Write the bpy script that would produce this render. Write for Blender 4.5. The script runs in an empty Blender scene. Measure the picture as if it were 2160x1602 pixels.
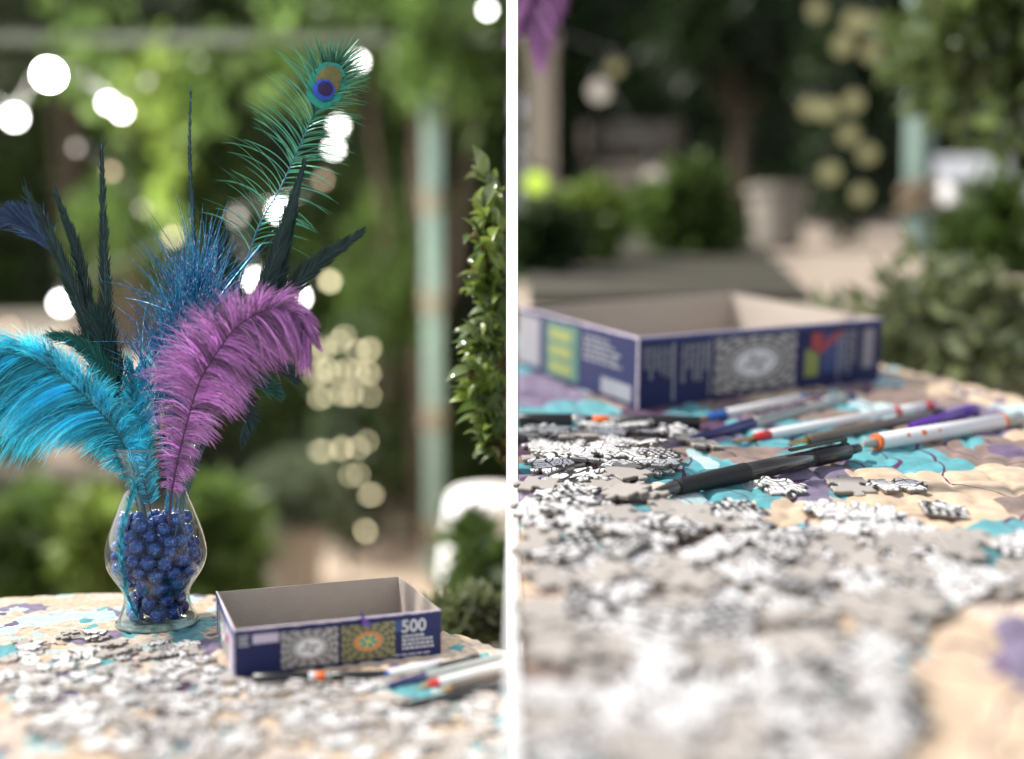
import bpy, math, random
import numpy as np
from mathutils import Matrix, Vector

# ------------------------------------------------------------------ camera, sky, sun, exposure
F, CX, CY, H = 2225.0, 1080.0, 801.0, 1.0          # focal length and centre in photo pixels, eye height
PITCH = math.atan(101 / F)
S = bpy.context.scene
COL = S.collection
cam_d = bpy.data.cameras.new('camera')
cam = bpy.data.objects.new('camera', cam_d); COL.objects.link(cam)
cam.location = (0, 0, H); cam.rotation_euler = (math.pi / 2 - PITCH, 0, 0)
cam_d.sensor_width = 36; cam_d.lens = 36 * F / 2160
cam_d.clip_start = 0.02; cam_d.clip_end = 200
cam_d.dof.use_dof = True; cam_d.dof.focus_distance = 1.0
cam_d.dof.aperture_fstop = (36 * F / 2160) / (1000 * 72 / F)
S.camera = cam

SUN = Vector((-0.74, 0.06, 0.80)).normalized()
w = bpy.data.worlds.new('World'); S.world = w; w.use_nodes = True
nt = w.node_tree; nt.nodes.clear()
sky = nt.nodes.new('ShaderNodeTexSky'); sky.sky_type = 'NISHITA'; sky.sun_disc = False
sky.sun_elevation = math.asin(SUN.z); sky.sun_rotation = math.atan2(SUN.x, SUN.y)
hs = nt.nodes.new('ShaderNodeHueSaturation'); hs.inputs['Saturation'].default_value = 0.35
bg = nt.nodes.new('ShaderNodeBackground'); bg.inputs['Strength'].default_value = 0.11
wo = nt.nodes.new('ShaderNodeOutputWorld')
nt.links.new(sky.outputs[0], hs.inputs['Color']); nt.links.new(hs.outputs[0], bg.inputs['Color']); nt.links.new(bg.outputs[0], wo.inputs['Surface'])
sl = bpy.data.lights.new('sun', 'SUN'); sl.energy = 3.0; sl.angle = math.radians(1.8); sl.color = (1.0, 0.95, 0.88)
so = bpy.data.objects.new('sun', sl); COL.objects.link(so)
so.rotation_euler = SUN.to_track_quat('Z', 'Y').to_euler(); so.location = (-3, 1, 4)
S.view_settings.view_transform = 'Standard'; S.view_settings.look = 'None'
S.view_settings.gamma = 1; S.view_settings.exposure = 0.84; S.view_settings.use_curve_mapping = False
S.render.engine = 'CYCLES'; S.cycles.use_denoising = True
S.cycles.max_bounces = 8; S.cycles.transparent_max_bounces = 24; S.cycles.caustics_reflective = False; S.cycles.caustics_refractive = False
S.cycles.sample_clamp_indirect = 4

rng = np.random.default_rng(7); random.seed(7)
pi = math.pi

# ------------------------------------------------------------------ geometry helpers
CAMV = np.array([0, 0, H])
def at(px, py, d):
    u = (px - CX) / F; v = (CY - py) / F
    return CAMV + np.array([u, math.cos(PITCH) + v * math.sin(PITCH), -math.sin(PITCH) + v * math.cos(PITCH)]) * d

def new_mesh(name, verts, faces, mats, fm=None, smooth=False, shade=None, uv=None):
    me = bpy.data.meshes.new(name)
    me.from_pydata(verts.tolist() if isinstance(verts, np.ndarray) else [tuple(v) for v in verts], [], faces.tolist() if isinstance(faces, np.ndarray) else faces)
    for m in (mats if isinstance(mats, (list, tuple)) else [mats]): me.materials.append(m)
    if fm is not None: me.polygons.foreach_set('material_index', np.asarray(fm, dtype=np.int32))
    if smooth: me.polygons.foreach_set('use_smooth', np.ones(len(me.polygons), dtype=bool))
    if shade is not None:
        a = me.attributes.new('shade', 'FLOAT', 'POINT'); a.data.foreach_set('value', np.asarray(shade, dtype=np.float32))
    if uv is not None:
        l = me.uv_layers.new(name='uv')
        for i, c in enumerate(uv): l.data[i].uv = c
    me.update()
    return me

def obj(name, me, parent=None, mw=None):
    o = bpy.data.objects.new(name, me); COL.objects.link(o)
    if parent is not None: o.parent = parent
    if mw is not None: o.matrix_basis = mw
    return o

def tag(o, label=None, cat=None, group=None, kind=None):
    if label: o['label'] = label
    if cat: o['category'] = cat
    if group: o['group'] = group
    if kind: o['kind'] = kind
    return o

def thing(name, label, cat, mw=None, group=None):
    o = bpy.data.objects.new(name, None); COL.objects.link(o); o.empty_display_size = 0.05
    if mw is not None: o.matrix_basis = mw
    return tag(o, label, cat, group)

def T(x, y, z): return Matrix.Translation((x, y, z))

class MB:
    def __init__(s): s.v = []; s.f = []; s.m = []
    def add(s, v, f, m=0):
        n = len(s.v); s.v += [tuple(p) for p in v]; s.f += [tuple(i + n for i in q) for q in f]; s.m += [m] * len(f)
    def box(s, a, b, m=0, fm=None):
        x0, y0, z0 = a; x1, y1, z1 = b
        v = [(x0,y0,z0),(x1,y0,z0),(x1,y1,z0),(x0,y1,z0),(x0,y0,z1),(x1,y0,z1),(x1,y1,z1),(x0,y1,z1)]
        f = [(0,3,2,1),(4,5,6,7),(0,1,5,4),(1,2,6,5),(2,3,7,6),(3,0,4,7)]   # bottom top front right back left
        n = len(s.v); s.v += v; s.f += [tuple(i + n for i in q) for q in f]; s.m += (fm or [m] * 6)
    def lathe(s, prof, n=24, m=0, axis='z', close=False):
        k0 = len(s.v)
        for (r, h) in prof:
            for i in range(n):
                a = 2 * pi * i / n
                c, q = r * math.cos(a), r * math.sin(a)
                s.v.append((c, q, h) if axis == 'z' else (h, c, q))
        for j in range(len(prof) - 1):
            for i in range(n):
                i2 = (i + 1) % n
                s.f.append((k0 + j*n + i, k0 + j*n + i2, k0 + (j+1)*n + i2, k0 + (j+1)*n + i)); s.m.append(m)
        if close:
            s.f.append(tuple(k0 + i for i in range(n))[::-1]); s.m.append(m)
            e = k0 + (len(prof) - 1) * n; s.f.append(tuple(e + i for i in range(n))); s.m.append(m)
    def tube(s, pts, rad, n=8, m=0):
        pts = [Vector(p) for p in pts]; k0 = len(s.v); up = Vector((0.13, 0.27, 1)).normalized()
        for i, p in enumerate(pts):
            t = (pts[min(i + 1, len(pts) - 1)] - pts[max(i - 1, 0)]).normalized()
            a = t.cross(up)
            if a.length < 1e-3: a = t.cross(Vector((1, 0, 0)))
            a.normalize(); b = t.cross(a)
            r = rad[i] if isinstance(rad, (list, tuple)) else rad
            for k in range(n):
                an = 2 * pi * k / n; s.v.append(tuple(p + a * (r * math.cos(an)) + b * (r * math.sin(an))))
        for i in range(len(pts) - 1):
            for k in range(n):
                k2 = (k + 1) % n
                s.f.append((k0+i*n+k, k0+i*n+k2, k0+(i+1)*n+k2, k0+(i+1)*n+k)); s.m.append(m)
        s.f.append(tuple(k0 + k for k in range(n))[::-1]); s.m.append(m)
        e = k0 + (len(pts) - 1) * n; s.f.append(tuple(e + k for k in range(n))); s.m.append(m)
    def build(s, name, mats, parent=None, mw=None, smooth=False):
        return obj(name, new_mesh(name, s.v, s.f, mats, s.m, smooth), parent, mw)

def smooth_line(pts, n):
    P = np.array(pts, float); k = len(P)
    P = np.vstack([2 * P[0] - P[1], P, 2 * P[-1] - P[-2]]); out = []
    for t in np.linspace(0, k - 1 - 1e-6, n):
        i = int(t); u = t - i; a, b, c, d = P[i], P[i+1], P[i+2], P[i+3]
        out.append(0.5 * ((2*b) + (c-a)*u + (2*a-5*b+4*c-d)*u*u + (3*b-a-3*c+d)*u**3))
    return np.array(out)

# ------------------------------------------------------------------ materials
def nodes(name):
    m = bpy.data.materials.new(name); m.use_nodes = True; t = m.node_tree; t.nodes.clear()
    out = t.nodes.new('ShaderNodeOutputMaterial')
    def N(k, **kw):
        n = t.nodes.new('ShaderNode' + k)
        for a, b in kw.items():
            if a in n.inputs.keys() if isinstance(a, str) else False: n.inputs[a].default_value = b
            else: setattr(n, a, b)
        return n
    def L(a, b): t.links.new(a, b)
    return m, t, out, N, L

def mat(name, col, rough=0.5, metal=0.0, var=0.15, vscale=40, bump=0.0, bscale=300, coat=0.0, sheen=0.0, transl=0.0, shade=False, spec=0.5):
    m, t, out, N, L = nodes(name)
    p = N('BsdfPrincipled'); p.inputs['Roughness'].default_value = rough; p.inputs['Metallic'].default_value = metal
    p.inputs['Coat Weight'].default_value = coat; p.inputs['Sheen Weight'].default_value = sheen; p.inputs['Specular IOR Level'].default_value = spec
    tc = N('TexCoord'); nz = N('TexNoise'); nz.inputs['Scale'].default_value = vscale; nz.inputs['Detail'].default_value = 4
    L(tc.outputs['Object'], nz.inputs['Vector'])
    mx = N('Mix', data_type='RGBA'); mx.inputs[6].default_value = (*[c * (1 - var) for c in col], 1); mx.inputs[7].default_value = (*[min(1, c * (1 + var)) for c in col], 1)
    L(nz.outputs['Fac'], mx.inputs[0]); c = mx.outputs[2]
    if shade:
        at_ = N('Attribute', attribute_name='shade'); hv = N('HueSaturation'); L(c, hv.inputs['Color']); L(at_.outputs['Fac'], hv.inputs['Value']); c = hv.outputs[0]
    L(c, p.inputs['Base Color'])
    if bump:
        nb = N('TexNoise'); nb.inputs['Scale'].default_value = bscale; nb.inputs['Detail'].default_value = 3; L(tc.outputs['Object'], nb.inputs['Vector'])
        b = N('Bump'); b.inputs['Strength'].default_value = bump; b.inputs['Distance'].default_value = 0.002; L(nb.outputs['Fac'], b.inputs['Height']); L(b.outputs[0], p.inputs['Normal'])
    if transl:
        tr = N('BsdfTranslucent'); L(c, tr.inputs['Color']); ms = N('MixShader'); ms.inputs[0].default_value = transl
        L(p.outputs[0], ms.inputs[1]); L(tr.outputs[0], ms.inputs[2]); L(ms.outputs[0], out.inputs['Surface'])
    else: L(p.outputs[0], out.inputs['Surface'])
    return m

def emit(name, col, s):
    m, t, out, N, L = nodes(name); e = N('Emission'); e.inputs['Color'].default_value = (*col, 1); e.inputs['Strength'].default_value = s
    L(e.outputs[0], out.inputs['Surface']); return m

def glass_mat():
    m, t, out, N, L = nodes('vase_glass')
    lw = N('LayerWeight'); lw.inputs['Blend'].default_value = 0.5
    cr = N('ValToRGB'); cr.color_ramp.elements[0].color = (0.97, 0.985, 0.98, 1); cr.color_ramp.elements[0].position = 0.5
    cr.color_ramp.elements[1].color = (0.16, 0.40, 0.34, 1); cr.color_ramp.elements[1].position = 0.98
    tr = N('BsdfTransparent'); L(lw.outputs['Facing'], cr.inputs[0]); L(cr.outputs[0], tr.inputs['Color'])
    gl = N('BsdfGlossy'); gl.inputs['Roughness'].default_value = 0.03
    fp = N('Math', operation='POWER'); fp.inputs[1].default_value = 1.9; L(lw.outputs['Facing'], fp.inputs[0])
    fr = N('Math', operation='MULTIPLY_ADD'); fr.inputs[1].default_value = .7; fr.inputs[2].default_value = .03; L(fp.outputs[0], fr.inputs[0]); ms = N('MixShader')
    L(fr.outputs[0], ms.inputs[0]); L(tr.outputs[0], ms.inputs[1]); L(gl.outputs[0], ms.inputs[2]); L(ms.outputs[0], out.inputs['Surface'])
    return m

def quilt_mat(name, sc, off, ramp):
    m, t, out, N, L = nodes(name)
    p = N('BsdfPrincipled'); p.inputs['Roughness'].default_value = 0.85; p.inputs['Sheen Weight'].default_value = 0.15; p.inputs['Specular IOR Level'].default_value = 0.2
    tc = N('TexCoord'); mp = N('Mapping'); mp.inputs['Location'].default_value = off; mp.inputs['Scale'].default_value = (sc, sc, sc); L(tc.outputs['Object'], mp.inputs['Vector'])
    fl = N('VectorMath', operation='MULTIPLY'); fl.inputs[1].default_value = (1, 1, 0); L(mp.outputs[0], fl.inputs[0])
    nz = N('TexNoise'); nz.inputs['Scale'].default_value = 1.3; nz.inputs['Detail'].default_value = 1.5; L(fl.outputs[0], nz.inputs['Vector'])
    ad = N('MixRGB', blend_type='ADD'); ad.inputs[0].default_value = 0.9; L(fl.outputs[0], ad.inputs[1]); L(nz.outputs['Color'], ad.inputs[2])
    vo = N('TexVoronoi'); vo.inputs['Scale'].default_value = 1.0; L(ad.outputs[0], vo.inputs['Vector'])
    sp = N('SeparateColor'); L(vo.outputs['Color'], sp.inputs[0])
    cr = N('ValToRGB'); cr.color_ramp.interpolation = 'CONSTANT'
    els = cr.color_ramp.elements
    for i, (po, c) in enumerate(ramp):
        e = els[i] if i < 2 else els.new(po)
        e.position = po; e.color = (*c, 1)
    L(sp.outputs[0], cr.inputs[0])
    # slim leaf shapes printed over the patches
    v2 = N('TexVoronoi'); v2.inputs['Scale'].default_value = 2.1; mp2 = N('Mapping'); mp2.inputs['Scale'].default_value = (1.0, 0.55, 1); mp2.inputs['Rotation'].default_value = (0, 0, 0.7)
    L(ad.outputs[0], mp2.inputs['Vector']); L(mp2.outputs[0], v2.inputs['Vector'])
    s2 = N('SeparateColor'); L(v2.outputs['Color'], s2.inputs[0])
    near = N('Math', operation='LESS_THAN'); near.inputs[1].default_value = 0.40; L(v2.outputs['Distance'], near.inputs[0])
    pick = N('Math', operation='GREATER_THAN'); pick.inputs[1].default_value = 0.62; L(s2.outputs[1], pick.inputs[0])
    both = N('Math', operation='MULTIPLY'); L(near.outputs[0], both.inputs[0]); L(pick.outputs[0], both.inputs[1])
    c2 = N('ValToRGB'); c2.color_ramp.interpolation = 'CONSTANT'
    for i, (po, c) in enumerate([(0, (.10, .36, .40)), (.45, (.16, .11, .20)), (.7, (.46, .62, .63))]):
        e = c2.color_ramp.elements[i] if i < 2 else c2.color_ramp.elements.new(po); e.position = po; e.color = (*c, 1)
    L(s2.outputs[2], c2.inputs[0])
    m1 = N('MixRGB'); L(both.outputs[0], m1.inputs[0]); L(cr.outputs[0], m1.inputs[1]); L(c2.outputs[0], m1.inputs[2])
    # thin plum vine lines
    n3 = N('TexNoise'); n3.inputs['Scale'].default_value = 1.5; n3.inputs['Detail'].default_value = 0.5; L(fl.outputs[0], n3.inputs['Vector'])
    sb = N('Math', operation='SUBTRACT'); sb.inputs[1].default_value = 0.5; L(n3.outputs['Fac'], sb.inputs[0]); ab = N('Math', operation='ABSOLUTE'); L(sb.outputs[0], ab.inputs[0])
    lt = N('Math', operation='LESS_THAN'); lt.inputs[1].default_value = 0.008 if sc < 12 else -1; L(ab.outputs[0], lt.inputs[0])
    m2 = N('MixRGB'); m2.inputs[2].default_value = (.10, .03, .09, 1); L(lt.outputs[0], m2.inputs[0]); L(m1.outputs[0], m2.inputs[1])
    # mottled dye
    n4 = N('TexNoise'); n4.inputs['Scale'].default_value = 6; n4.inputs['Detail'].default_value = 5; L(fl.outputs[0], n4.inputs['Vector'])
    mr = N('MapRange'); mr.inputs[1].default_value = .3; mr.inputs[2].default_value = .7; mr.inputs[3].default_value = .72; mr.inputs[4].default_value = 1.2; L(n4.outputs['Fac'], mr.inputs[0])
    hv = N('HueSaturation'); L(m2.outputs[0], hv.inputs['Color']); L(mr.outputs[0], hv.inputs['Value']); L(hv.outputs[0], p.inputs['Base Color'])
    # weave
    wv = N('TexNoise'); wv.inputs['Scale'].default_value = sc * 120; L(tc.outputs['Object'], wv.inputs['Vector'])
    b = N('Bump'); b.inputs['Strength'].default_value = 0.5; b.inputs['Distance'].default_value = 0.0012; L(wv.outputs['Fac'], b.inputs['Height']); L(b.outputs[0], p.inputs['Normal'])
    L(p.outputs[0], out.inputs['Surface'])
    return m

def doodle_mat(name, sc):
    """black card with white line-art shapes: blobs, rings, rows of dots and stripes"""
    m, t, out, N, L = nodes(name)
    p = N('BsdfPrincipled'); p.inputs['Roughness'].default_value = 0.5
    tc = N('TexCoord'); oi = N('ObjectInfo'); ml = N('Math', operation='MULTIPLY'); ml.inputs[1].default_value = 37.0; L(oi.outputs['Random'], ml.inputs[0])
    av = N('VectorMath', operation='ADD'); L(tc.outputs['Object'], av.inputs[0]); L(ml.outputs[0], av.inputs[1])
    fl = N('VectorMath', operation='SCALE'); fl.inputs['Scale'].default_value = sc; L(av.outputs[0], fl.inputs[0])
    def math_(op, a, b=None, v=None):
        n = N('Math', operation=op); L(a, n.inputs[0])
        if b is not None: L(b, n.inputs[1])
        if v is not None: n.inputs[1].default_value = v
        return n.outputs[0]
    nz = N('TexNoise'); nz.inputs['Scale'].default_value = 0.8; L(fl.outputs[0], nz.inputs['Vector'])
    w1 = N('MixRGB', blend_type='ADD'); w1.inputs[0].default_value = 1.2; L(fl.outputs[0], w1.inputs[1]); L(nz.outputs['Color'], w1.inputs[2])
    ve = N('TexVoronoi', feature='DISTANCE_TO_EDGE', voronoi_dimensions='2D'); ve.inputs['Scale'].default_value = 1.0; L(w1.outputs[0], ve.inputs['Vector'])
    blobs = math_('GREATER_THAN', ve.outputs['Distance'], v=0.048)
    inner = math_('LESS_THAN', math_('ABSOLUTE', math_('SUBTRACT', ve.outputs['Distance'], v=0.30)), v=0.024)
    blobs = math_('SUBTRACT', blobs, inner)
    vf = N('TexVoronoi', voronoi_dimensions='2D'); vf.inputs['Scale'].default_value = 0.8; L(w1.outputs[0], vf.inputs['Vector'])
    rings = math_('GREATER_THAN', math_('SINE', math_('MULTIPLY', vf.outputs['Distance'], v=11.0)), v=-0.35)
    vd = N('TexVoronoi', voronoi_dimensions='2D'); vd.inputs['Scale'].default_value = 2.2; vd.inputs['Randomness'].default_value = 0.35; L(fl.outputs[0], vd.inputs['Vector'])
    dots = math_('LESS_THAN', vd.outputs['Distance'], v=0.3)
    vs = N('TexVoronoi', voronoi_dimensions='2D'); vs.inputs['Scale'].default_value = 0.33; L(w1.outputs[0], vs.inputs['Vector'])
    se = N('SeparateColor'); L(vs.outputs['Color'], se.inputs[0])
    s1 = math_('GREATER_THAN', se.outputs[0], v=0.55); s2 = math_('GREATER_THAN', se.outputs[0], v=0.8)
    a = N('Mix'); L(s1, a.inputs[0]); L(blobs, a.inputs[2]); L(rings, a.inputs[3])
    b = N('Mix'); L(s2, b.inputs[0]); L(a.outputs[0], b.inputs[2]); L(dots, b.inputs[3])
    c = N('MixRGB'); c.inputs[1].default_value = (.028, .026, .026, 1); c.inputs[2].default_value = (.78, .76, .75, 1); L(b.outputs[0], c.inputs[0])
    L(c.outputs[0], p.inputs['Base Color'])
    bu = N('Bump'); bu.inputs['Strength'].default_value = 0.25; bu.inputs['Distance'].default_value = 0.0006; L(b.outputs[0], bu.inputs['Height']); L(bu.outputs[0], p.inputs['Normal'])
    L(p.outputs[0], out.inputs['Surface'])
    return m

def mandala_mat(name, colored):
    m, t, out, N, L = nodes(name)
    p = N('BsdfPrincipled'); p.inputs['Roughness'].default_value = 0.45
    uv = N('UVMap'); sv = N('VectorMath', operation='SUBTRACT'); sv.inputs[1].default_value = (.5, .5, 0); L(uv.outputs[0], sv.inputs[0])
    ln = N('VectorMath', operation='LENGTH'); L(sv.outputs[0], ln.inputs[0]); sx = N('SeparateXYZ'); L(sv.outputs[0], sx.inputs[0])
    def math_(op, a, b=None, v=None):
        n = N('Math', operation=op); L(a, n.inputs[0])
        if b is not None: L(b, n.inputs[1])
        if v is not None: n.inputs[1].default_value = v
        return n.outputs[0]
    r = ln.outputs['Value']; an = math_('ARCTAN2', sx.outputs[1], sx.outputs[0])
    pet = math_('SINE', math_('ADD', math_('MULTIPLY', an, v=16.0), math_('SINE', math_('MULTIPLY', r, v=40.0))))
    ring = math_('SINE', math_('MULTIPLY', r, v=70.0))
    tex = math_('GREATER_THAN', math_('ADD', pet, ring), v=0.1)
    base = N('MixRGB'); L(tex, base.inputs[0])
    base.inputs[1].default_value = (.11, .105, .105, 1) if not colored else (.07, .06, .03, 1)
    base.inputs[2].default_value = (.42, .41, .41, 1) if not colored else (.26, .24, .12, 1)
    cr = N('ValToRGB'); cr.color_ramp.interpolation = 'CONSTANT'; e = cr.color_ramp.elements
    stops = ([(0, (.62,.62,.64,1)), (.05, (.3,.3,.3,1)), (.09, (.68,.68,.70,1)), (.24, (.2,.2,.2,1)), (.27, (.6,.6,.6,1)), (.30, (.15,.15,.15,1)), (.32, (0,0,0,0))] if not colored else
             [(0, (.5,.45,.05,1)), (.05, (.02,.2,.25,1)), (.15, (.25,.35,.12,1)), (.18, (.65,.16,.05,1)), (.24, (.5,.35,.12,1)), (.255, (0,0,0,0))])
    for i, (po, c) in enumerate(stops):
        q = e[i] if i < 2 else e.new(po); q.position = po; q.color = c
    L(r, cr.inputs[0])
    star = math_('GREATER_THAN', math_('SINE', math_('MULTIPLY', an, v=4.0 if not colored else 6.0)), v=0.6)
    inn = math_('MULTIPLY', star, math_('LESS_THAN', r, v=0.17))
    mx = N('MixRGB'); L(cr.outputs['Alpha'], mx.inputs[0]); L(base.outputs[0], mx.inputs[1]); L(cr.outputs['Color'], mx.inputs[2])
    m3 = N('MixRGB'); L(inn, m3.inputs[0]); L(mx.outputs[0], m3.inputs[1]); m3.inputs[2].default_value = (.28, .28, .29, 1) if not colored else (.55, .5, .08, 1)
    L(m3.outputs[0], p.inputs['Base Color']); L(p.outputs[0], out.inputs['Surface'])
    return m

def bead_mat():
    m, t, out, N, L = nodes('blue_glitter')
    p = N('BsdfPrincipled'); p.inputs['Metallic'].default_value = 0.35; p.inputs['Coat Weight'].default_value = .15; p.inputs['Coat Roughness'].default_value = .05
    tc = N('TexCoord'); v = N('TexVoronoi'); v.inputs['Scale'].default_value = 1300; L(tc.outputs['Object'], v.inputs['Vector'])
    se = N('SeparateColor'); L(v.outputs['Color'], se.inputs[0])
    cr = N('ValToRGB'); e = cr.color_ramp.elements
    e[0].color = (.002, .014, .10, 1); e[1].color = (.006, .06, .32, 1); e[1].position = .7
    q = e.new(.92); q.color = (.02, .18, .46, 1); q = e.new(.985); q.color = (.25, .35, .8, 1)
    L(se.outputs[0], cr.inputs[0]); L(cr.outputs[0], p.inputs['Base Color'])
    mr = N('MapRange'); mr.inputs[3].default_value = .06; mr.inputs[4].default_value = .4; L(se.outputs[1], mr.inputs[0]); L(mr.outputs[0], p.inputs['Roughness'])
    nm = N('VectorMath', operation='SUBTRACT'); nm.inputs[1].default_value = (.5, .5, .5); L(v.outputs['Color'], nm.inputs[0])
    sc = N('VectorMath', operation='SCALE'); sc.inputs['Scale'].default_value = .20; L(nm.outputs[0], sc.inputs[0])
    ge = N('NewGeometry'); ad = N('VectorMath', operation='ADD'); L(ge.outputs['Normal'], ad.inputs[0]); L(sc.outputs[0], ad.inputs[1])
    nn = N('VectorMath', operation='NORMALIZE'); L(ad.outputs[0], nn.inputs[0]); L(nn.outputs[0], p.inputs['Normal'])
    L(p.outputs[0], out.inputs['Surface']); return m

def strand_mat():
    m, t, out, N, L = nodes('glitter_strand')
    p = N('BsdfPrincipled'); p.inputs['Metallic'].default_value = 0.6; p.inputs['Roughness'].default_value = .25
    tc = N('TexCoord'); v = N('TexVoronoi'); v.inputs['Scale'].default_value = 420; L(tc.outputs['Object'], v.inputs['Vector'])
    se = N('SeparateColor'); L(v.outputs['Color'], se.inputs[0]); cr = N('ValToRGB'); e = cr.color_ramp.elements
    e[0].color = (.015, .08, .36, 1); e[1].color = (.04, .42, .60, 1); e[1].position = .55
    for po, c in ((.75, (.03, .02, .22, 1)), (.88, (.08, .42, .55, 1)), (.96, (.6, .6, .95, 1))):
        q = e.new(po); q.color = c
    L(se.outputs[0], cr.inputs[0]); L(cr.outputs[0], p.inputs['Base Color']); L(p.outputs[0], out.inputs['Surface']); return m

M = {}
M['white'] = mat('white_paint', (.86, .86, .86), .55, var=.02)
M['rimg'] = mat('thick_green_glass', (.42, .60, .55), .06, var=.05, coat=.5)
_p = M['rimg'].node_tree.nodes['Principled BSDF']; _p.inputs['Transmission Weight'].default_value = .75
M['glass'] = glass_mat(); M['bead'] = bead_mat(); M['strand'] = strand_mat()
BE = (.62, .47, .33); TE = (.10, .36, .40); PU = (.20, .16, .25); BR = (.25, .18, .15); AQ = (.50, .66, .68); PL = (.08, .03, .08); LB = (.64, .53, .43)
M['quiltR'] = quilt_mat('quilt_print_large', 8.0, (1.9, 2.2, 0), [(0, BE), (.24, BR), (.42, LB), (.52, PU), (.66, TE), (.77, AQ), (.95, PL)])
M['quiltL'] = quilt_mat('quilt_print_small', 27.0, (4.3, 1.7, 0), [(0, LB), (.30, BE), (.50, AQ), (.64, PU), (.74, TE), (.86, BE), (.95, PL)])
M['doodR'] = doodle_mat('doodle_large', 62.0); M['doodL'] = doodle_mat('doodle_small', 180.0)
M['board'] = mat('grey_board', (.40, .365, .335), .9, var=.06, vscale=120, bump=.15, bscale=900, spec=.2)
M['boardedge'] = mat('board_edge', (.20, .175, .15), .95, var=.2, vscale=300, spec=.1)
M['card'] = mat('raw_cardboard', (.44, .385, .335), .9, var=.08, vscale=60, bump=.2, bscale=500, spec=.2)
M['navy'] = mat('navy_print', (.012, .018, .085), .55, var=.2, vscale=30, spec=.3)
M['navy2'] = mat('navy_print_light', (.025, .055, .20), .4, var=.2)
M['ink'] = mat('pale_print', (.50, .50, .54), .5, var=.05)
M['lilac'] = mat('lilac_print', (.55, .48, .60), .5)
M['ink_shaded'] = mat('pale_print_shaded', (.26, .26, .30), .5, var=.15)  # pale print darkened in colour, as shade on the larger box
M['greenp'] = mat('green_print', (.06, .16, .13), .5, var=.3)
M['limep'] = mat('lime_print', (.24, .28, .08), .5, var=.3)
M['redp'] = mat('red_print', (.36, .05, .06), .5)
M['mand'] = mandala_mat('grey_mandala', False); M['mandc'] = mandala_mat('coloured_mandala', True)
M['wood'] = mat('table_wood', (.16, .10, .06), .6, var=.3, vscale=12)
M['black'] = mat('black_plastic', (.014, .014, .015), .3, coat=.2); M['rubber'] = mat('black_rubber', (.012, .012, .012), .6, bump=.1)
M['smoke'] = mat('smoky_clear_plastic', (.045, .042, .036), .12, coat=.6, var=.1)
M['whitep'] = mat('white_plastic', (.78, .77, .78), .3, coat=.2, var=.03); M['navyp'] = mat('navy_plastic', (.02, .025, .13), .3)
M['bluep'] = mat('blue_plastic', (.02, .14, .48), .35); M['redpl'] = mat('red_plastic', (.62, .03, .04), .35); M['orange'] = mat('orange_plastic', (.78, .16, .03), .4)
M['greyp'] = mat('grey_plastic', (.34, .36, .34), .3, coat=.3); M['brownp'] = mat('brown_smoke_plastic', (.13, .10, .08), .3, coat=.3)
M['brass'] = mat('brass', (.62, .38, .12), .3, metal=.9); M['steel'] = mat('steel', (.6, .6, .6), .22, metal=1.0); M['purplep'] = mat('purple_plastic', (.10, .03, .30), .35)
M['teal_f'] = mat('turquoise_feather', (.04, .46, .58), .6, var=.25, vscale=25, sheen=.5, transl=.45, shade=True)
M['purp_f'] = mat('purple_feather', (.37, .16, .39), .55, var=.25, vscale=25, sheen=.5, transl=.4, shade=True)
M['pea_f'] = mat('peacock_green_barb', (.045, .18, .115), .4, metal=.2, var=.5, vscale=60, transl=.3, shade=True)
M['dark_f'] = mat('dark_iridescent_feather', (.009, .032, .028), .35, metal=.15, var=.6, vscale=45, transl=.15, shade=True)
M['blue_f'] = mat('blue_violet_feather', (.03, .06, .14), .5, var=.5, vscale=30, transl=.3, shade=True)
M['green_f'] = mat('green_feather', (.012, .085, .060), .45, var=.4, vscale=30, transl=.3, shade=True)
M['shaft'] = mat('feather_shaft', (.03, .10, .14), .4); M['shaftp'] = mat('purple_shaft', (.08, .02, .09), .5); M['shaftb'] = mat('blue_shaft', (.02, .16, .34), .4)
M['eye1'] = mat('eye_teal', (.03, .34, .26), .35, metal=.4, var=.3, vscale=300); M['eye2'] = mat('eye_bronze', (.19, .17, .06), .4, metal=.4, var=.3, vscale=400)
M['eye3'] = mat('eye_blue', (.03, .10, .55), .35, metal=.3, var=.3, vscale=300); M['eye4'] = mat('eye_violet', (.03, .01, .09), .4, metal=.2, var=.4, vscale=300)
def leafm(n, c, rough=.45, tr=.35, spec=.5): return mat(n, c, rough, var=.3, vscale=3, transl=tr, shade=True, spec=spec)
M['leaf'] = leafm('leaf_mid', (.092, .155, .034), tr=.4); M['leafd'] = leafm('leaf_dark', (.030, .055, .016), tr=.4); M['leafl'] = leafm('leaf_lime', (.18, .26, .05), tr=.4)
M['leafg'] = leafm('leaf_gloss', (.14, .19, .06), rough=.08, tr=.3, spec=1.0); M['leafs'] = leafm('leaf_sage', (.09, .115, .065), rough=.8)
M['leafp'] = leafm('leaf_pale_gloss', (.20, .235, .11), rough=.10, tr=.3, spec=1.0)
M['leafn'] = leafm('leaf_fresh', (.24, .33, .06), rough=.3)
M['leafy'] = leafm('leaf_olive_red', (.20, .12, .03), rough=.25)
M['bark'] = mat('bark', (.07, .05, .035), .9, var=.4, vscale=20, bump=.5, bscale=60)
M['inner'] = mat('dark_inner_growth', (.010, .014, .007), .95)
M['mint'] = mat('mint_paint', (.17, .25, .22), .6, var=.12, vscale=6); M['rope'] = mat('rope', (.24, .18, .12), .95, var=.3, vscale=60, bump=.5, bscale=200)
M['path'] = mat('sandy_path', (.42, .34, .27), .95, var=.2, vscale=3, bump=.4, bscale=40); M['soil'] = mat('soil', (.09, .075, .05), .95, var=.4, vscale=4, bump=.6, bscale=30)
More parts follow.
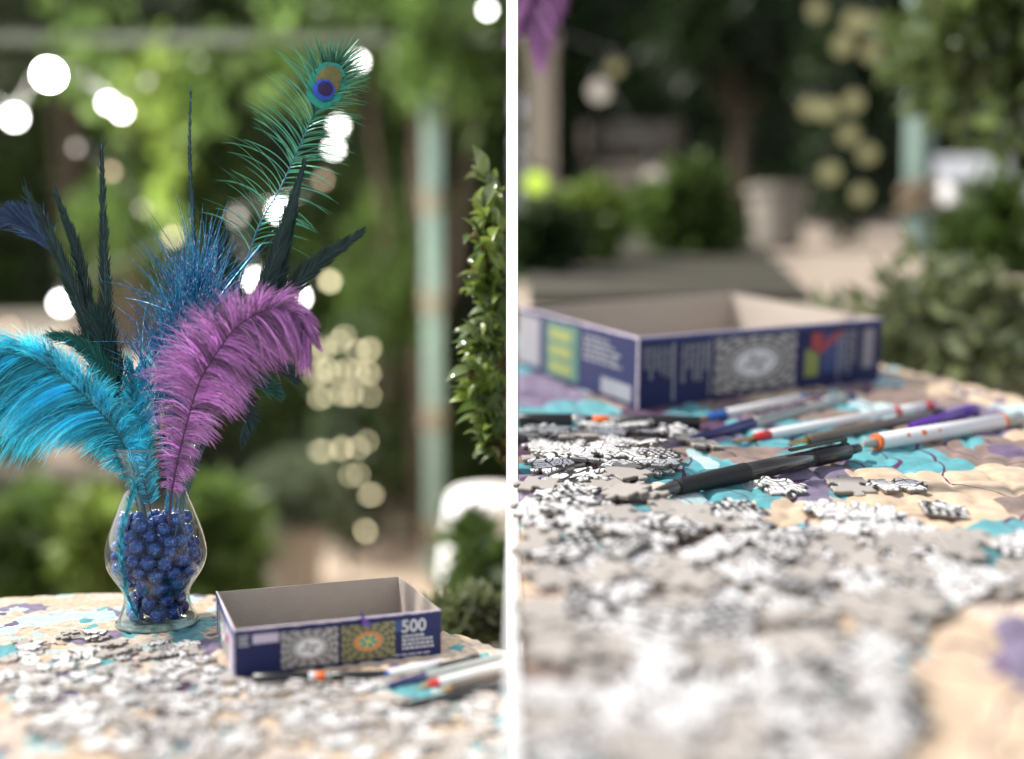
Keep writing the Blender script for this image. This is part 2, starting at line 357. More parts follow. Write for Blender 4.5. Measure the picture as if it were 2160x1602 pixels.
M['mulch'] = mat('dark_mulch', (.05, .045, .03), .95, var=.5, vscale=8, bump=.8, bscale=30)
M['stone'] = mat('pale_stone', (.24, .215, .185), .85, var=.15, vscale=8, bump=.4, bscale=40); M['bench'] = mat('weathered_timber', (.20, .17, .14), .8, var=.2, vscale=8)
M['darkw'] = mat('dark_timber', (.035, .028, .02), .8, var=.3); M['plaster'] = mat('pale_plaster', (.52, .44, .37), .9, var=.1, vscale=4, bump=.3, bscale=30)
M['cloth'] = mat('white_cloth', (.82, .82, .84), .9, var=.04); M['beamg'] = mat('grey_green_timber', (.11, .125, .10), .85, var=.3, vscale=6)
M['cord'] = mat('dark_cord', (.02, .02, .02), .7)

# ------------------------------------------------------------------ table frames
P_L = at(CX, 1325, 1.0); P_R = at(CX, 1020, 1.0)
TILT = math.atan((CY - 360) / F) - PITCH
ML = T(0, P_L[1], P_L[2])                                   # level round table, left
MR = T(0, P_R[1], P_R[2]) @ Matrix.Rotation(TILT, 4, 'X')   # gently sloping table, right
def on(Mf, px, py, up=0.0):
    """photo pixel -> local (x, y) on the table plane raised by up"""
    inv = Mf.inverted(); o = inv @ Vector(CAMV); d = inv.to_3x3() @ Vector(at(px, py, 1.0) - CAMV)
    k = (up - o.z) / d.z
    return (o.x + d.x * k, o.y + d.y * k)
def depth(Mf, x, y):
    p = Mf @ Vector((x, y, 0)); return (p.y) * math.cos(PITCH) - (p.z - H) * math.sin(PITCH)
def px_of(p):
    p = Vector(p); dy, dz = p.y, p.z - H
    d = dy * math.cos(PITCH) - dz * math.sin(PITCH); v = dy * math.sin(PITCH) + dz * math.cos(PITCH)
    return CX + F * p.x / d, CY - F * v / d, d

def puff(x, y, g, seed):
    """pillowed quilting: 1 in the middle of a stitched cell, 0 at its seams"""
    x = np.asarray(x, float) / g; y = np.asarray(y, float) / g
    ix, iy = np.floor(x).astype(int), np.floor(y).astype(int); f1 = np.full(x.shape, 9.0); f2 = np.full(x.shape, 9.0)
    for a in (-1, 0, 1):
        for b in (-1, 0, 1):
            cx, cy = ix + a, iy + b
            h1 = np.modf(np.abs(np.sin(cx * 127.1 + cy * 311.7 + seed) * 43758.5453))[0]; h2 = np.modf(np.abs(np.sin(cx * 269.5 + cy * 183.3 + seed) * 24634.63))[0]
            d = np.hypot(cx + .1 + .8 * h1 - x, cy + .1 + .8 * h2 - y)
            f2 = np.minimum(np.maximum(f1, d), f2); f1 = np.minimum(f1, d)
    e = np.clip((f2 - f1) / .55, 0, 1)
    return np.sqrt(1 - (1 - e) ** 2)
GL, AL, GR, AR = 0.018, 0.0030, 0.042, 0.0065
def qhL(x, y): return puff(x, y, GL, 3.1) * AL + .0012 * np.sin(np.asarray(x) * 21) * np.cos(np.asarray(y) * 17)
def qhR(x, y): return puff(x, y, GR, 5.7) * AR + .003 * np.sin(np.asarray(x) * 9 + 1) * np.cos(np.asarray(y) * 8)

# ------------------------------------------------------------------ ground, path, terrace
def sheet(name, x0, x1, y0, y1, z, m):
    b = MB(); b.add([(x0, y0, z), (x1, y0, z), (x1, y1, z), (x0, y1, z)], [(0, 1, 2, 3)]); return tag(b.build(name, m), kind='structure')
sheet('ground', -60, 60, -40, 90, 0, M['soil'])
sheet('path', -2.2, 6, -3, 5.0, 0.004, M['path'])
RP = at(CX, 640, 2.2)
def ramp_z(y): return RP[2] + (y - RP[1]) * math.tan(TILT)
b = MB()
y0, y1, x0, x1 = 2.12, 7.4, 0.03, 4.5
b.add([(x0, y0, 0), (x1, y0, 0), (x1, y1, 0), (x0, y1, 0), (x0, y0, ramp_z(y0)), (x1, y0, ramp_z(y0)), (x1, y1, ramp_z(y1)), (x0, y1, ramp_z(y1))],
      [(4, 5, 6, 7), (0, 1, 5, 4), (1, 2, 6, 5), (2, 3, 7, 6), (3, 0, 4, 7)])
tag(b.build('terrace_path', M['path']), kind='structure')
b = MB(); q_ = [(.035, 2.16), (.62, 2.2), (.95, 4.2), (1.2, 5.6), (4.4, 6.2), (4.4, 7.3), (.035, 7.3)]
b.add([(x, y, ramp_z(y) + .02) for x, y in q_] + [(x, y, ramp_z(y) - .02) for x, y in q_], [tuple(range(7))] + [(i, i + 7, (i + 1) % 7 + 7, (i + 1) % 7) for i in range(7)])
tag(b.build('planting_bed', M['mulch']), kind='structure')

# ------------------------------------------------------------------ foliage
def leaves(pos, nrm, size, fold=.25, asp=.45, seed=0, shade=(.55, 1.35)):
    r = np.random.default_rng(seed); n = len(pos)
    d = r.normal(size=(n, 3)); d -= 0.0 * nrm; d = d + nrm * .6; d[:, 2] -= .25; d /= np.linalg.norm(d, axis=1, keepdims=True)
    s = np.cross(d, r.normal(size=(n, 3))); s /= np.linalg.norm(s, axis=1, keepdims=True); u = np.cross(s, d)
    L = size * r.uniform(.65, 1.3, (n, 1)); W = L * asp * .5
    v = np.empty((n, 4, 3)); v[:, 0] = pos; v[:, 1] = pos + d * L * .45 + s * W + u * W * fold; v[:, 2] = pos + d * L; v[:, 3] = pos + d * L * .45 - s * W + u * W * fold
    i = np.arange(n)[:, None] * 4
    f = np.vstack([np.hstack([i, i + 1, i + 2]), np.hstack([i, i + 2, i + 3])])
    sh = np.repeat(r.uniform(*shade, n), 4)
    return v.reshape(-1, 3), f, sh

def cloud(c, rad, n, seed, clump=14, hollow=.55):
    r = np.random.default_rng(seed)
    cc = r.normal(size=(clump, 3)); cc /= np.linalg.norm(cc, axis=1, keepdims=True)
    k = r.integers(0, clump, n); d = r.normal(size=(n, 3)); d /= np.linalg.norm(d, axis=1, keepdims=True)
    q = cc[k] * r.uniform(.45, .72, (clump, 1))[k] + d * (r.uniform(.25, .5, (clump, 1))[k]) * r.uniform(.6, 1, (n, 1))
    return q * np.array(rad) + np.array(c), q / np.linalg.norm(q, axis=1, keepdims=True)

def shrub(name, label, cat, px, py, rx, ry, d, n, size, m, seed, base_z=0.0, group=None, asp=.45, rz=None, trunk=True, clump=14, lean=0.0):
    c = at(px, py, d); R = (rx / F * d, (rz if rz else rx / F * d * .8), ry / F * d)
    t = thing(name, label, cat, T(c[0], c[1], base_z), group); off = np.array([c[0], c[1], base_z])
    pos, nr = cloud(c - off, R, n, seed, clump)
    v, f, s = leaves(pos, nr, size, asp=asp, seed=seed + 1)
    fo = obj('foliage' if cat != 'tree' else 'crown', new_mesh('foliage', v, f, m, None, False, s), t)
    if trunk:
        b = MB(); h = c[2] - base_z; r0 = max(.006, R[0] * .07)
        b.tube([(lean, 0, 0), (lean + .01, .0, h * .7), (lean * .3, .01, h + R[2] * .3)], [r0 * 1.3, r0, r0 * .5], 8)
        rr = np.random.default_rng(seed + 5)
        for k in range(5):
            a = rr.uniform(0, 2 * pi); z = h * .45 + rr.uniform(0, .2) * h
            b.tube([(lean, 0, z + (.25 * h if lean else 0)), (R[0] * .3 * math.cos(a), R[1] * .3 * math.sin(a), z + R[2] * .4), (R[0] * .65 * math.cos(a), R[1] * .65 * math.sin(a), h + R[2] * rr.uniform(-.1, .5))], [r0 * .7, r0 * .5, r0 * .2], 6)
        b.build('trunk' if cat == 'tree' else 'stem', M['bark'], t)
    return t

def hedge(name, label, x0, x1, y, h, n, size, mats, seed, base=0.0):
    t = thing(name, label, 'hedge', T((x0 + x1) / 2, y, base)); r = np.random.default_rng(seed); wdt = x1 - x0
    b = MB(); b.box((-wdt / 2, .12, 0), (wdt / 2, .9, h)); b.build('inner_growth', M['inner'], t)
    per = n // len(mats)
    for k, m in enumerate(mats):
        x = r.uniform(-wdt / 2, wdt / 2, per); z = r.uniform(.0, h + .1, per)
        lump = .22 * np.sin(x * 2.3 + seed) * np.cos(z * 2.7 + seed * 2) + .12 * np.sin(x * 6.1 + z * 3) * np.sin(z * 5.7 + seed)
        keep = (np.sin(x * 1.7 + k * 2.1 + seed) * np.sin(z * 2.3 + k * 1.3 + x) + r.normal(0, .45, per)) > -.15
        pos = np.stack([x, -lump + r.uniform(-.06, .1, per), z], 1)[keep]; nr = np.tile([0, -1, .25], (len(pos), 1))
        v, f, s = leaves(pos, nr, size, seed=seed + 9 + k); tag(obj('foliage', new_mesh('foliage', v, f, m, None, False, s), t), kind='stuff')
    return t
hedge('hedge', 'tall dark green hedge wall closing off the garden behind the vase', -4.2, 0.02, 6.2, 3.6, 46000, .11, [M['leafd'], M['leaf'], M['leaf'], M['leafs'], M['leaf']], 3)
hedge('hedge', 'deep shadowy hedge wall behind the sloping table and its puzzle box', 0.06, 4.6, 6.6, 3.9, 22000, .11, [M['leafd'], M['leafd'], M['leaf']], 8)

# ------------------------------------------------------------------ white divider added to fill the gap between the two views
dv = thing('divider', 'thin white upright divider strip added to fill the gap between the two views', 'divider', T(0, P_R[1], 0))
b = MB(); b.add([(-.0055, .018, 0), (.0054, 0, 0), (.0054, .018, 0), (-.0055, .018, 2.3), (.0054, 0, 2.3), (.0054, .018, 2.3)], [(0, 2, 1), (3, 4, 5), (0, 1, 4, 3), (1, 2, 5, 4), (2, 0, 3, 5)]); b.build('upright', M['white'], dv)  # added strip, its left face slanted to catch sun and read whiter
b = MB()
def rz_(y): return P_R[2] + (y - P_R[1]) * math.tan(TILT)
zb = P_L[2] + .005; ys = [(.40 - P_R[1]), -.0015]
def wedge(y0, y1):
    v = []
    for y in (y0, y1):
        t_ = rz_(y + P_R[1]) + .004; hw = .0054 * (y + P_R[1]) / P_R[1]
        v += [(-hw, y, zb), (hw, y, zb), (hw, y, t_), (-hw, y, t_)]
    return v
b.add(wedge(*ys), [(0, 1, 2, 3), (7, 6, 5, 4), (0, 4, 5, 1), (1, 5, 6, 2), (2, 6, 7, 3), (3, 7, 4, 0)]); b.build('rail', M['white'], dv)

# ------------------------------------------------------------------ tables and quilts
TC = (-.41, .6 - P_L[1]); TR_ = .51
t = thing('round_table', 'round dark table under the quilt that carries the glass vase', 'table', T(TC[0], TC[1] + P_L[1], 0))
b = MB(); b.lathe([(.001, P_L[2] - .03), (.495, P_L[2] - .03), (.495, P_L[2] - .006), (.001, P_L[2] - .006)], 64); b.build('tabletop', M['wood'], t)
b = MB(); b.lathe([(.05, .03), (.035, .2), (.04, P_L[2] - .031)], 20, close=True); b.build('leg', M['wood'], t, smooth=True)
b = MB(); b.lathe([(.28, .0), (.28, .015), (.05, .03)], 40, close=True); b.build('base', M['wood'], t)
nr_, na = 150, 420
rr = np.concatenate([np.linspace(.004, TR_, nr_), np.full(14, TR_ + .004)]); dz = np.concatenate([np.zeros(nr_), -np.linspace(.004, .16, 14)])
A = np.linspace(0, 2 * pi, na, endpoint=False)
RX = TC[0] + rr[:, None] * np.cos(A)[None]; RY = TC[1] + rr[:, None] * np.sin(A)[None]
wav = np.where(dz[:, None] < 0, 1 + (-dz[:, None]) * .12 * np.sin(A * 17)[None], 1)
RX = TC[0] + (RX - TC[0]) * wav; RY = TC[1] + (RY - TC[1]) * wav
RZ = np.where(dz[:, None] < 0, dz[:, None], qhL(RX, RY))
V = np.stack([RX, RY, RZ], -1).reshape(-1, 3); n_ = len(rr)
I = (np.arange(n_ - 1)[:, None] * na + np.arange(na)[None]).ravel(); J = (np.arange(n_ - 1)[:, None] * na + (np.arange(na)[None] + 1) % na).ravel()
Fq = np.stack([I, J, J + na, I + na], 1)
tag(obj('quilt', new_mesh('quilt', V, Fq, M['quiltL'], None, True), None, ML), 'puffy beige, teal and plum quilt on the round table under the vase', 'quilt')

def xmax(y):     # outline of the right table, local y
    return float(np.interp(y, [-.62, -.1, .2, .35, .48, .62, .75, .86, .93], [.78, .76, .71, .665, .61, .54, .44, .28, .012]))
t = thing('craft_table', 'sloping dark table under the quilt with the pens and open box', 'table', MR)
ysl = np.linspace(-.6, .92, 16); b = MB()
out_ = [(.0065, y) for y in (-.6, .90)] + [(xmax(y) - .012, y) for y in ysl[::-1] if xmax(y) > .05]
nb = len(out_)
b.add([(x, y, -.03) for x, y in out_] + [(x, y, -.004) for x, y in out_], [tuple(range(nb)), tuple(range(nb, 2 * nb))[::-1]] + [(i, i + nb, (i + 1) % nb + nb, (i + 1) % nb) for i in range(nb)])
b.build('tabletop', M['wood'], t)
for lx, ly in ((.20, -.5), (.68, -.5), (.16, .72), (.42, .66)):
    b = MB(); p = MR @ Vector((lx, ly, -.031)); b.tube([(p.x, p.y, p.z), (p.x, p.y, 0)], .018, 10)
    o = b.build('leg', M['wood'], t, smooth=True); o.matrix_basis = MR.inverted()
ry = np.linspace(-.62, .925, 330); fx = np.linspace(0, 1, 170); x0_ = .0062
YY = np.repeat(ry[:, None], len(fx) + 8, 1); XM = np.array([xmax(y) for y in ry])[:, None]
XX = np.hstack([x0_ + (XM - x0_) * fx[None], np.repeat(XM, 8, 1) + .003]); ZZ = qhR(XX, YY); ZZ[:, -8:] = -np.linspace(.006, .14, 8)[None]
V = np.stack([XX, YY, ZZ], -1).reshape(-1, 3); nc = XX.shape[1]
I = (np.arange(len(ry) - 1)[:, None] * nc + np.arange(nc - 1)[None]).ravel(); Fq = np.stack([I, I + 1, I + nc + 1, I + nc], 1)
tag(obj('quilt', new_mesh('quilt', V, Fq, M['quiltR'], None, True), None, MR), 'puffy beige, brown and aqua quilt on the sloping table under the pens', 'quilt')

# ------------------------------------------------------------------ jigsaw pieces
EDGE = [(0, 0), (.2, .018), (.37, -.015), (.425, .03), (.375, .10), (.37, .17), (.42, .235), (.5, .255), (.58, .235), (.63, .17), (.625, .10), (.575, .03), (.63, -.015), (.8, .018)]
def outline(kind, r):
    c = [np.array(q) + r.normal(0, .03, 2) for q in ((-.5, -.5), (.5, -.5), (.5, .5), (-.5, .5))]; out = []
    for e in range(4):
        a, b_ = c[e], c[(e + 1) % 4]; d = b_ - a; nrm = np.array([d[1], -d[0]]); k = kind[e]; sh = r.uniform(-.06, .06)
        for u, v in (EDGE if k else EDGE[:1]):
            uu = u + sh * (1 if .3 < u < .7 else 0); out.append(a + d * uu + nrm * v * (k if k else 0))
    return np.array(out)
KINDS = [(1, -1, 1, -1), (1, 1, -1, -1), (-1, -1, -1, 1), (1, 1, 1, -1), (-1, 1, -1, 1), (0, 1, -1, 1), (-1, -1, -1, -1), (1, -1, -1, 1), (0, -1, 1, -1), (1, 1, 1, 1)]
def piece_meshes(size, th, dood):
    r = np.random.default_rng(11); up, dn = [], []
    for k in KINDS:
        P = outline(k, r); n = len(P); asp = r.uniform(.85, 1.2); P = P * np.array([asp, 1 / asp])
        tn = np.roll(P, -1, 0) - np.roll(P, 1, 0); nn = np.stack([-tn[:, 1], tn[:, 0]], 1); nn /= np.linalg.norm(nn, axis=1, keepdims=True)
        Q = P + nn * .022
        v = np.vstack([np.c_[P * size, np.zeros(n)], np.c_[P * size, np.full(n, th * .72)], np.c_[Q * size, np.full(n, th)]])
        f = [tuple(range(n))[::-1]] + [tuple(range(2 * n, 3 * n))]
        for j in (0, 1):
            for i in range(n):
                i2 = (i + 1) % n; f.append((j*n + i, j*n + i2, (j+1)*n + i2, (j+1)*n + i))
        fmU = [0, 2] + [1] * n + [2] * n; fmD = [2, 0] + [1] * n + [0] * n
        ms = [M['board'], M['boardedge'], dood]
        up.append(new_mesh('puzzle_piece', v, f, ms, fmU)); dn.append(new_mesh('puzzle_piece', v, f, ms, fmD))
    return up, dn

class Heap:
    def __init__(s, Mf, qh, size, th, x0, x1, y0, y1, dood, seed):
        s.M, s.size, s.th = Mf, size, th; s.g = size / 8; s.x0, s.y0 = x0, y0
        nx, ny = int((x1 - x0) / s.g), int((y1 - y0) / s.g)
        X, Y = np.meshgrid(x0 + np.arange(nx) * s.g, y0 + np.arange(ny) * s.g); s.h = np.asarray(qh(X, Y)); s.base = s.h.copy()
        s.up, s.dn = piece_meshes(size, th, dood); s.r = np.random.default_rng(seed); s.items = []
    def place(s, x, y, rot=None, up=None, kind=None, tilt=None, cap=5):
        r = s.r; k = int(.52 * s.size / s.g); ix, iy = int((x - s.x0) / s.g), int((y - s.y0) / s.g)
        if ix < k or iy < k or ix >= s.h.shape[1] - k or iy >= s.h.shape[0] - k: return None
        H_ = s.h[iy-k:iy+k+1, ix-k:ix+k+1]; a, b_ = np.meshgrid(np.arange(-k, k+1), np.arange(-k, k+1)); msk = (a*a + b_*b_) <= k*k
        z = np.quantile(H_[msk], .88)
        if z - s.base[iy-k:iy+k+1, ix-k:ix+k+1].max() > cap * s.th: return None
        rot = r.uniform(0, 2*pi) if rot is None else rot
        # lean with what lies beneath
        gx = np.mean(H_[msk & (a > 0)]) - np.mean(H_[msk & (a < 0)]); gy = np.mean(H_[msk & (b_ > 0)]) - np.mean(H_[msk & (b_ < 0)])
        tx, ty = np.clip(gx / s.size * 1.3, -.16, .16), np.clip(gy / s.size * 1.3, -.16, .16)
        if tilt: tx, ty = tilt
        tx += r.normal(0, .035); ty += r.normal(0, .035)
        Mx = T(x, y, z + .0002) @ Matrix.Rotation(ty, 4, 'X') @ Matrix.Rotation(-tx, 4, 'Y') @ Matrix.Rotation(rot, 4, 'Z')
        up = (r.random() < .62) if up is None else up; kind = r.integers(len(KINDS)) if kind is None else kind
        sub = s.h[iy-k:iy+k+1, ix-k:ix+k+1]; kk = (a*a + b_*b_) <= (k*.88)**2
        sub[kk] = np.maximum(sub[kk], z + s.th + (a[kk] * tx + b_[kk] * ty) * s.g)
        it = dict(m=s.M @ Mx, me=(s.up if up else s.dn)[kind], up=up, x=x, y=y); s.items.append(it); return it
    def fill(s, poly, n, cap, dens=None):
        P = np.array([on(s.M, *q) for q in poly]); lo, hi = P.min(0), P.max(0); c = 0; tries = 0
        while c < n and tries < n * 12:
            tries += 1; p = s.r.uniform(lo, hi); ins = False; j = len(P) - 1
            for i in range(len(P)):
                if (P[i, 1] > p[1]) != (P[j, 1] > p[1]) and p[0] < (P[j, 0] - P[i, 0]) * (p[1] - P[i, 1]) / (P[j, 1] - P[i, 1]) + P[i, 0]: ins = not ins
                j = i
            if ins and s.place(p[0], p[1], cap=cap): c += 1

SR, THR, SL_, THL = .0345, .0040, .0150, .0017
hR = Heap(MR, qhR, SR, THR, .002, .62, -.56, .3, M['doodR'], 5)
named = [  # px, py, rot, printed, kind, tilt, label
 (1148, 985, .5, False, 9, None, 'grey back-up puzzle piece with four knobs near the white divider'),
 (1268, 1034, .2, False, 1, None, 'grey back-up puzzle piece left of the black pen tip, beside the tilted one'),
 (1346, 1060, -.5, False, 5, (.12, -.10), 'straight-edged grey puzzle piece propped up at the black pen tip'),
 (1482, 948, .1, False, 6, None, 'grey puzzle piece lying below the navy pen cap'),
 (1790, 1032, .05, False, 0, None, 'lone grey puzzle piece lying right of the black pen barrel'),
 (1892, 1030, .15, True, 4, None, 'lone printed puzzle piece right of the lone grey one'),
 (1645, 1038, .35, True, 3, None, 'printed puzzle piece lying below the barrel of the black pen'),
 (1390, 985, .8, True, 7, None, 'printed puzzle piece lying just above the black pen tip'),
 (1322, 972, .3, True, 2, None, 'printed puzzle piece left of the one above the pen tip'),
 (1752, 1088, .1, True, 9, None, 'printed puzzle piece just in front of the lone grey one'),
 (1842, 1090, -.2, True, 1, None, 'printed puzzle piece next to the rightmost lone printed one'),
 (1992, 1083, -.25, True, 8, None, 'rightmost lone printed puzzle piece on bare beige quilt'),
 (2050, 1146, .2, False, 0, None, 'grey puzzle piece at the right end of the heap, near bare beige quilt'),
 (1560, 1088, .4, True, 0, None, 'printed puzzle piece at the heap edge straight below the black pen grip')]
for q in named:
    x, y = on(MR, q[0], q[1], .004); it = hR.place(x, y, q[2], q[3], q[4], q[5])
    if it: it['label'] = q[6]
hR.fill([(1094, 925), (1300, 905), (1470, 930), (1420, 1000), (1330, 1030), (1094, 1040)], 34, 1.3)
hR.fill([(1094, 1040), (1330, 1060), (1440, 1090), (1560, 1100), (1690, 1140), (1900, 1125), (2060, 1150), (2175, 1160), (2175, 1270), (2000, 1290), (1890, 1330), (1880, 1430), (1960, 1500), (1900, 1560), (1800, 1640), (1400, 1660), (1180, 1640), (1094, 1560)], 128, .9)
hL = Heap(ML, qhL, SL_, THL, -.46, -.004, -.36, .08, M['doodL'], 9)
hL.fill([(140, 1338), (220, 1336), (215, 1358), (130, 1360)], 7, 2.5)
hL.fill([(0, 1362), (120, 1372), (240, 1362), (420, 1362), (430, 1395), (330, 1400), (240, 1395), (0, 1405)], 32, 1.3)
hL.fill([(0, 1405), (300, 1410), (420, 1392), (500, 1440), (820, 1445), (840, 1500), (1066, 1475), (1066, 1620), (300, 1620), (100, 1560), (0, 1500)], 225, .9)
print('pieces', len(hR.items), len(hL.items))
def emit_pieces():
    allp = []
    for s, side in ((hR, 'R'), (hL, 'L')):
        for it in s.items:
            X, Y, d = px_of(it['m'].translation); it['side'] = side; it['px'] = s.size * F / d; it['see'] = (-30 < X < 2190) and Y < 1640 and (X > 1080 if side == 'R' else X < 1080); allp.append(it)
    allp = [i for i in allp if i['see']]
    allp.sort(key=lambda i: -i['px'] - (1000 if 'label' in i else 0))
    rest = {'R': [], 'L': []}
    for k, it in enumerate(allp):
        if k < 300:
            o = obj('puzzle_piece', it['me'], None, it['m'])
            if 'label' in it: tag(o, it['label'], 'puzzle piece', 'single puzzle pieces near the pens')
            elif it['side'] == 'R': tag(o, 'black and white printed puzzle piece in the loose heap before the pens' if it['up'] else 'plain grey back-up puzzle piece in the loose heap before the pens', 'puzzle piece', 'printed pieces in the heap by the pens' if it['up'] else 'grey pieces in the heap by the pens')
            else: tag(o, 'black and white printed puzzle piece at the front of the vase table' if it['up'] else 'plain grey back-up puzzle piece at the front of the vase table', 'puzzle piece', 'printed pieces at the front of the vase table' if it['up'] else 'grey pieces at the front of the vase table')
        else: rest[it['side']].append(it)
    for side, its in rest.items():
        if not its: continue
        vs, fs, fm, base = [], [], [], 0
        for it in its:
            me = it['me']; co = np.empty(len(me.vertices) * 3); me.vertices.foreach_get('co', co); co = co.reshape(-1, 3)
            mm = np.array(it['m']); vs.append(co @ mm[:3, :3].T + mm[:3, 3])
            for p in me.polygons: fs.append(tuple(i + base for i in p.vertices)); fm.append(p.material_index)
            base += len(co)
        o = obj('puzzle_pieces', new_mesh('puzzle_pieces', np.vstack(vs), fs, list(its[0]['me'].materials), fm))
        tag(o, 'scatter of small puzzle pieces around the foot of the vase and box' if side == 'L' else 'scatter of far puzzle pieces beside the pens', 'puzzle pieces', None, 'stuff')
emit_pieces()

# ------------------------------------------------------------------ open boxes
def quad(name, parent, m, o, ex, ez, w_, h_):
    o, ex, ez = Vector(o), Vector(ex), Vector(ez)
    v = [o, o + ex * w_, o + ex * w_ + ez * h_, o + ez * h_]
    return obj(name, new_mesh(name, v, [(0, 1, 2, 3)], m, None, False, None, [(0, 0), (1, 0), (1, 1), (0, 1)]), parent)
def text_lines(name, parent, m, o, ex, ez, w_, h_, n, seed, vertical=False):
    r = random.Random(seed); b = MB(); o, ex, ez = Vector(o), Vector(ex), Vector(ez)
    for i in range(n):
        L_ = r.uniform(.55, 1.0); x = 0
        while x < L_:
            wd = r.uniform(.05, .16); e = min(L_, x + wd)
            if vertical: a0, a1, z0, z1 = i / n * w_, (i + .6) / n * w_, (1 - e) * h_, (1 - x) * h_
            else: a0, a1, z0, z1 = x * w_, e * w_, h_ * (1 - (i + .62) / n), h_ * (1 - i / n)
            b.add([o + ex * a0 + ez * z0, o + ex * a1 + ez * z0, o + ex * a1 + ez * z1, o + ex * a0 + ez * z1], [(0, 1, 2, 3)]); x = e + .03
    return b.build(name, m, parent)
def word(txt, parent, m, o, ex, ez, h_):
    c = bpy.data.curves.new('lettering', 'FONT'); c.body = txt; c.size = h_ * 1.42; c.offset = .035 * h_; c.extrude = 0
    tmp = bpy.data.objects.new('tmp', c); COL.objects.link(tmp); bpy.context.view_layer.update()
    me = bpy.data.meshes.new_from_object(tmp.evaluated_get(bpy.context.evaluated_depsgraph_get())); bpy.data.objects.remove(tmp)
    ex, ez = Vector(ex), Vector(ez); ny = ex.cross(ez)
    mm = Matrix((( ex.x, ez.x, ny.x, o[0]), (ex.y, ez.y, ny.y, o[1]), (ex.z, ez.z, ny.z, o[2]), (0, 0, 0, 1)))
    me.transform(mm); me.materials.clear(); me.materials.append(m)
    return obj('lettering', me, parent)

def open_box(label, Mf, x, y, a, w_, d_, h_, th, zoff):
    t = thing('puzzle_box', label, 'box', Mf @ T(x, y, zoff) @ Matrix.Rotation(a, 4, 'Z'), 'open puzzle boxes')
    mats = [M['card'], M['navy']]
    b = MB(); b.box((th, th, 0), (w_ - th, d_ - th, th), 0); b.build('base_panel', mats, t)
    def panel(p0, p1, outer):      # outer = face index that shows the printed paper
        b = MB(); fm = [0] * 6; fm[outer] = 1; b.box(p0, p1, 0, fm); return b
    fr = panel((0, 0, 0), (w_, th, h_), 2).build('side_panel', mats, t)
    panel((0, d_ - th, 0), (w_, d_, h_), 4).build('side_panel', mats, t)
    le = panel((0, th, 0), (th, d_ - th, h_), 5).build('side_panel', mats, t)
    panel((w_ - th, th, 0), (w_, d_ - th, h_), 3).build('side_panel', mats, t)
    # worn paper lip turned over the rim
    r = random.Random(3); e = .0006
    for (ax, L_) in (('x', w_), ('y', d_)):
        b = MB(); n = 26
        for i in range(n):
            s0, s1 = L_ * i / n, L_ * (i + 1) / n; k = .03 * h_ * r.uniform(.3, 1.0)
            if ax == 'x': b.add([(s0, -e, h_ - k), (s1, -e, h_ - k), (s1, -e, h_ + e), (s0, -e, h_ + e), (s1, th * .6, h_ + e), (s0, th * .6, h_ + e)], [(0, 1, 2, 3), (3, 2, 4, 5)])
            else: b.add([(-e, s0, h_ - k), (-e, s0, h_ + e), (-e, s1, h_ + e), (-e, s1, h_ - k), (th * .6, s0, h_ + e), (th * .6, s1, h_ + e)], [(0, 1, 2, 3), (1, 4, 5, 2)])
        b.build('worn_rim', M['lilac'], fr if ax == 'x' else le)
    b = MB(); n = 14
    for i in range(n):
        z0, z1 = h_ * i / n, h_ * (i + 1) / n; k = h_ * .018 * r.uniform(.35, 1.0)
        b.add([(-.0008, k, z0), (-.0008, -.0008, z0), (-.0008, -.0008, z1), (-.0008, k, z1), (k, -.0008, z0), (k, -.0008, z1)], [(0, 1, 2, 3), (1, 4, 5, 2)])
    b.build('worn_corner', M['lilac'], fr)
    return t, fr, le
X_, Z_ = Vector((1, 0, 0)), Vector((0, 0, 1)); e1, e2 = -.0009, -.0014
# the smaller box by the vase
aL = .37; xL, yL = on(ML, 494, 1436, 0); wL, dL, hL_ = .1740, .136, .0385
tL, fr, le = open_box('navy open puzzle box with 500 on its side, behind the pens beside the vase', ML, xL, yL, aL, wL, dL, hL_, .0016, .002)
def fq(f, m, u0, u1, v0, v1, e=e1, nm='printed_panel'): return quad(nm, f, m, (u0 * wL, e, v0 * hL_), X_, Z_, (u1 - u0) * wL, (v1 - v0) * hL_)
fq(fr, M['mand'], .215, .485, .08, .87); fq(fr, M['mandc'], .50, .765, .08, .87); fq(fr, M['navy2'], .765, .80, .62, .88)
fq(fr, M['lilac'], .085, .205, .68, .88)
text_lines('small_print', fr, M['ink'], (.02 * wL, e2, .62 * hL_), X_, Z_, .05 * wL, .26 * hL_, 3, 2)
text_lines('small_print', fr, M['ink'], (.80 * wL, e1, .17 * hL_), X_, Z_, .17 * wL, .36 * hL_, 4, 4)
text_lines('small_print', fr, M['lilac'], (.76 * wL, e1, .06 * hL_), X_, Z_, .22 * wL, .05 * hL_, 1, 5)
word('500', fr, M['ink'], (.795 * wL, e2, .60 * hL_), X_, Z_, .27 * hL_)
Yb = Vector((0, -1, 0))
def sq(f, m, u0, u1, v0, v1, D, Hh, e=e1, nm='printed_panel'): return quad(nm, f, m, (e, (1 - u0) * D, v0 * Hh), Yb, Z_, (u1 - u0) * D, (v1 - v0) * Hh)
sq(le, M['navy2'], 0.02, .98, .86, .99, dL, hL_); sq(le, M['ink'], .14, .22, .1, .84, dL, hL_); sq(le, M['mand'], .26, .62, .06, .84, dL, hL_); sq(le, M['lilac'], .62, .97, .06, .84, dL, hL_)
sq(le, M['ink'], .30, .66, .50, .60, dL, hL_, e2); sq(le, M['redp'], .68, .80, .48, .68, dL, hL_, e2); sq(le, M['limep'], .70, .77, .12, .46, dL, hL_, e2)
text_lines('small_print', le, M['ink'], (e2, .97 * dL, .1 * hL_), Yb, Z_, .10 * dL, .7 * hL_, 4, 7, True)
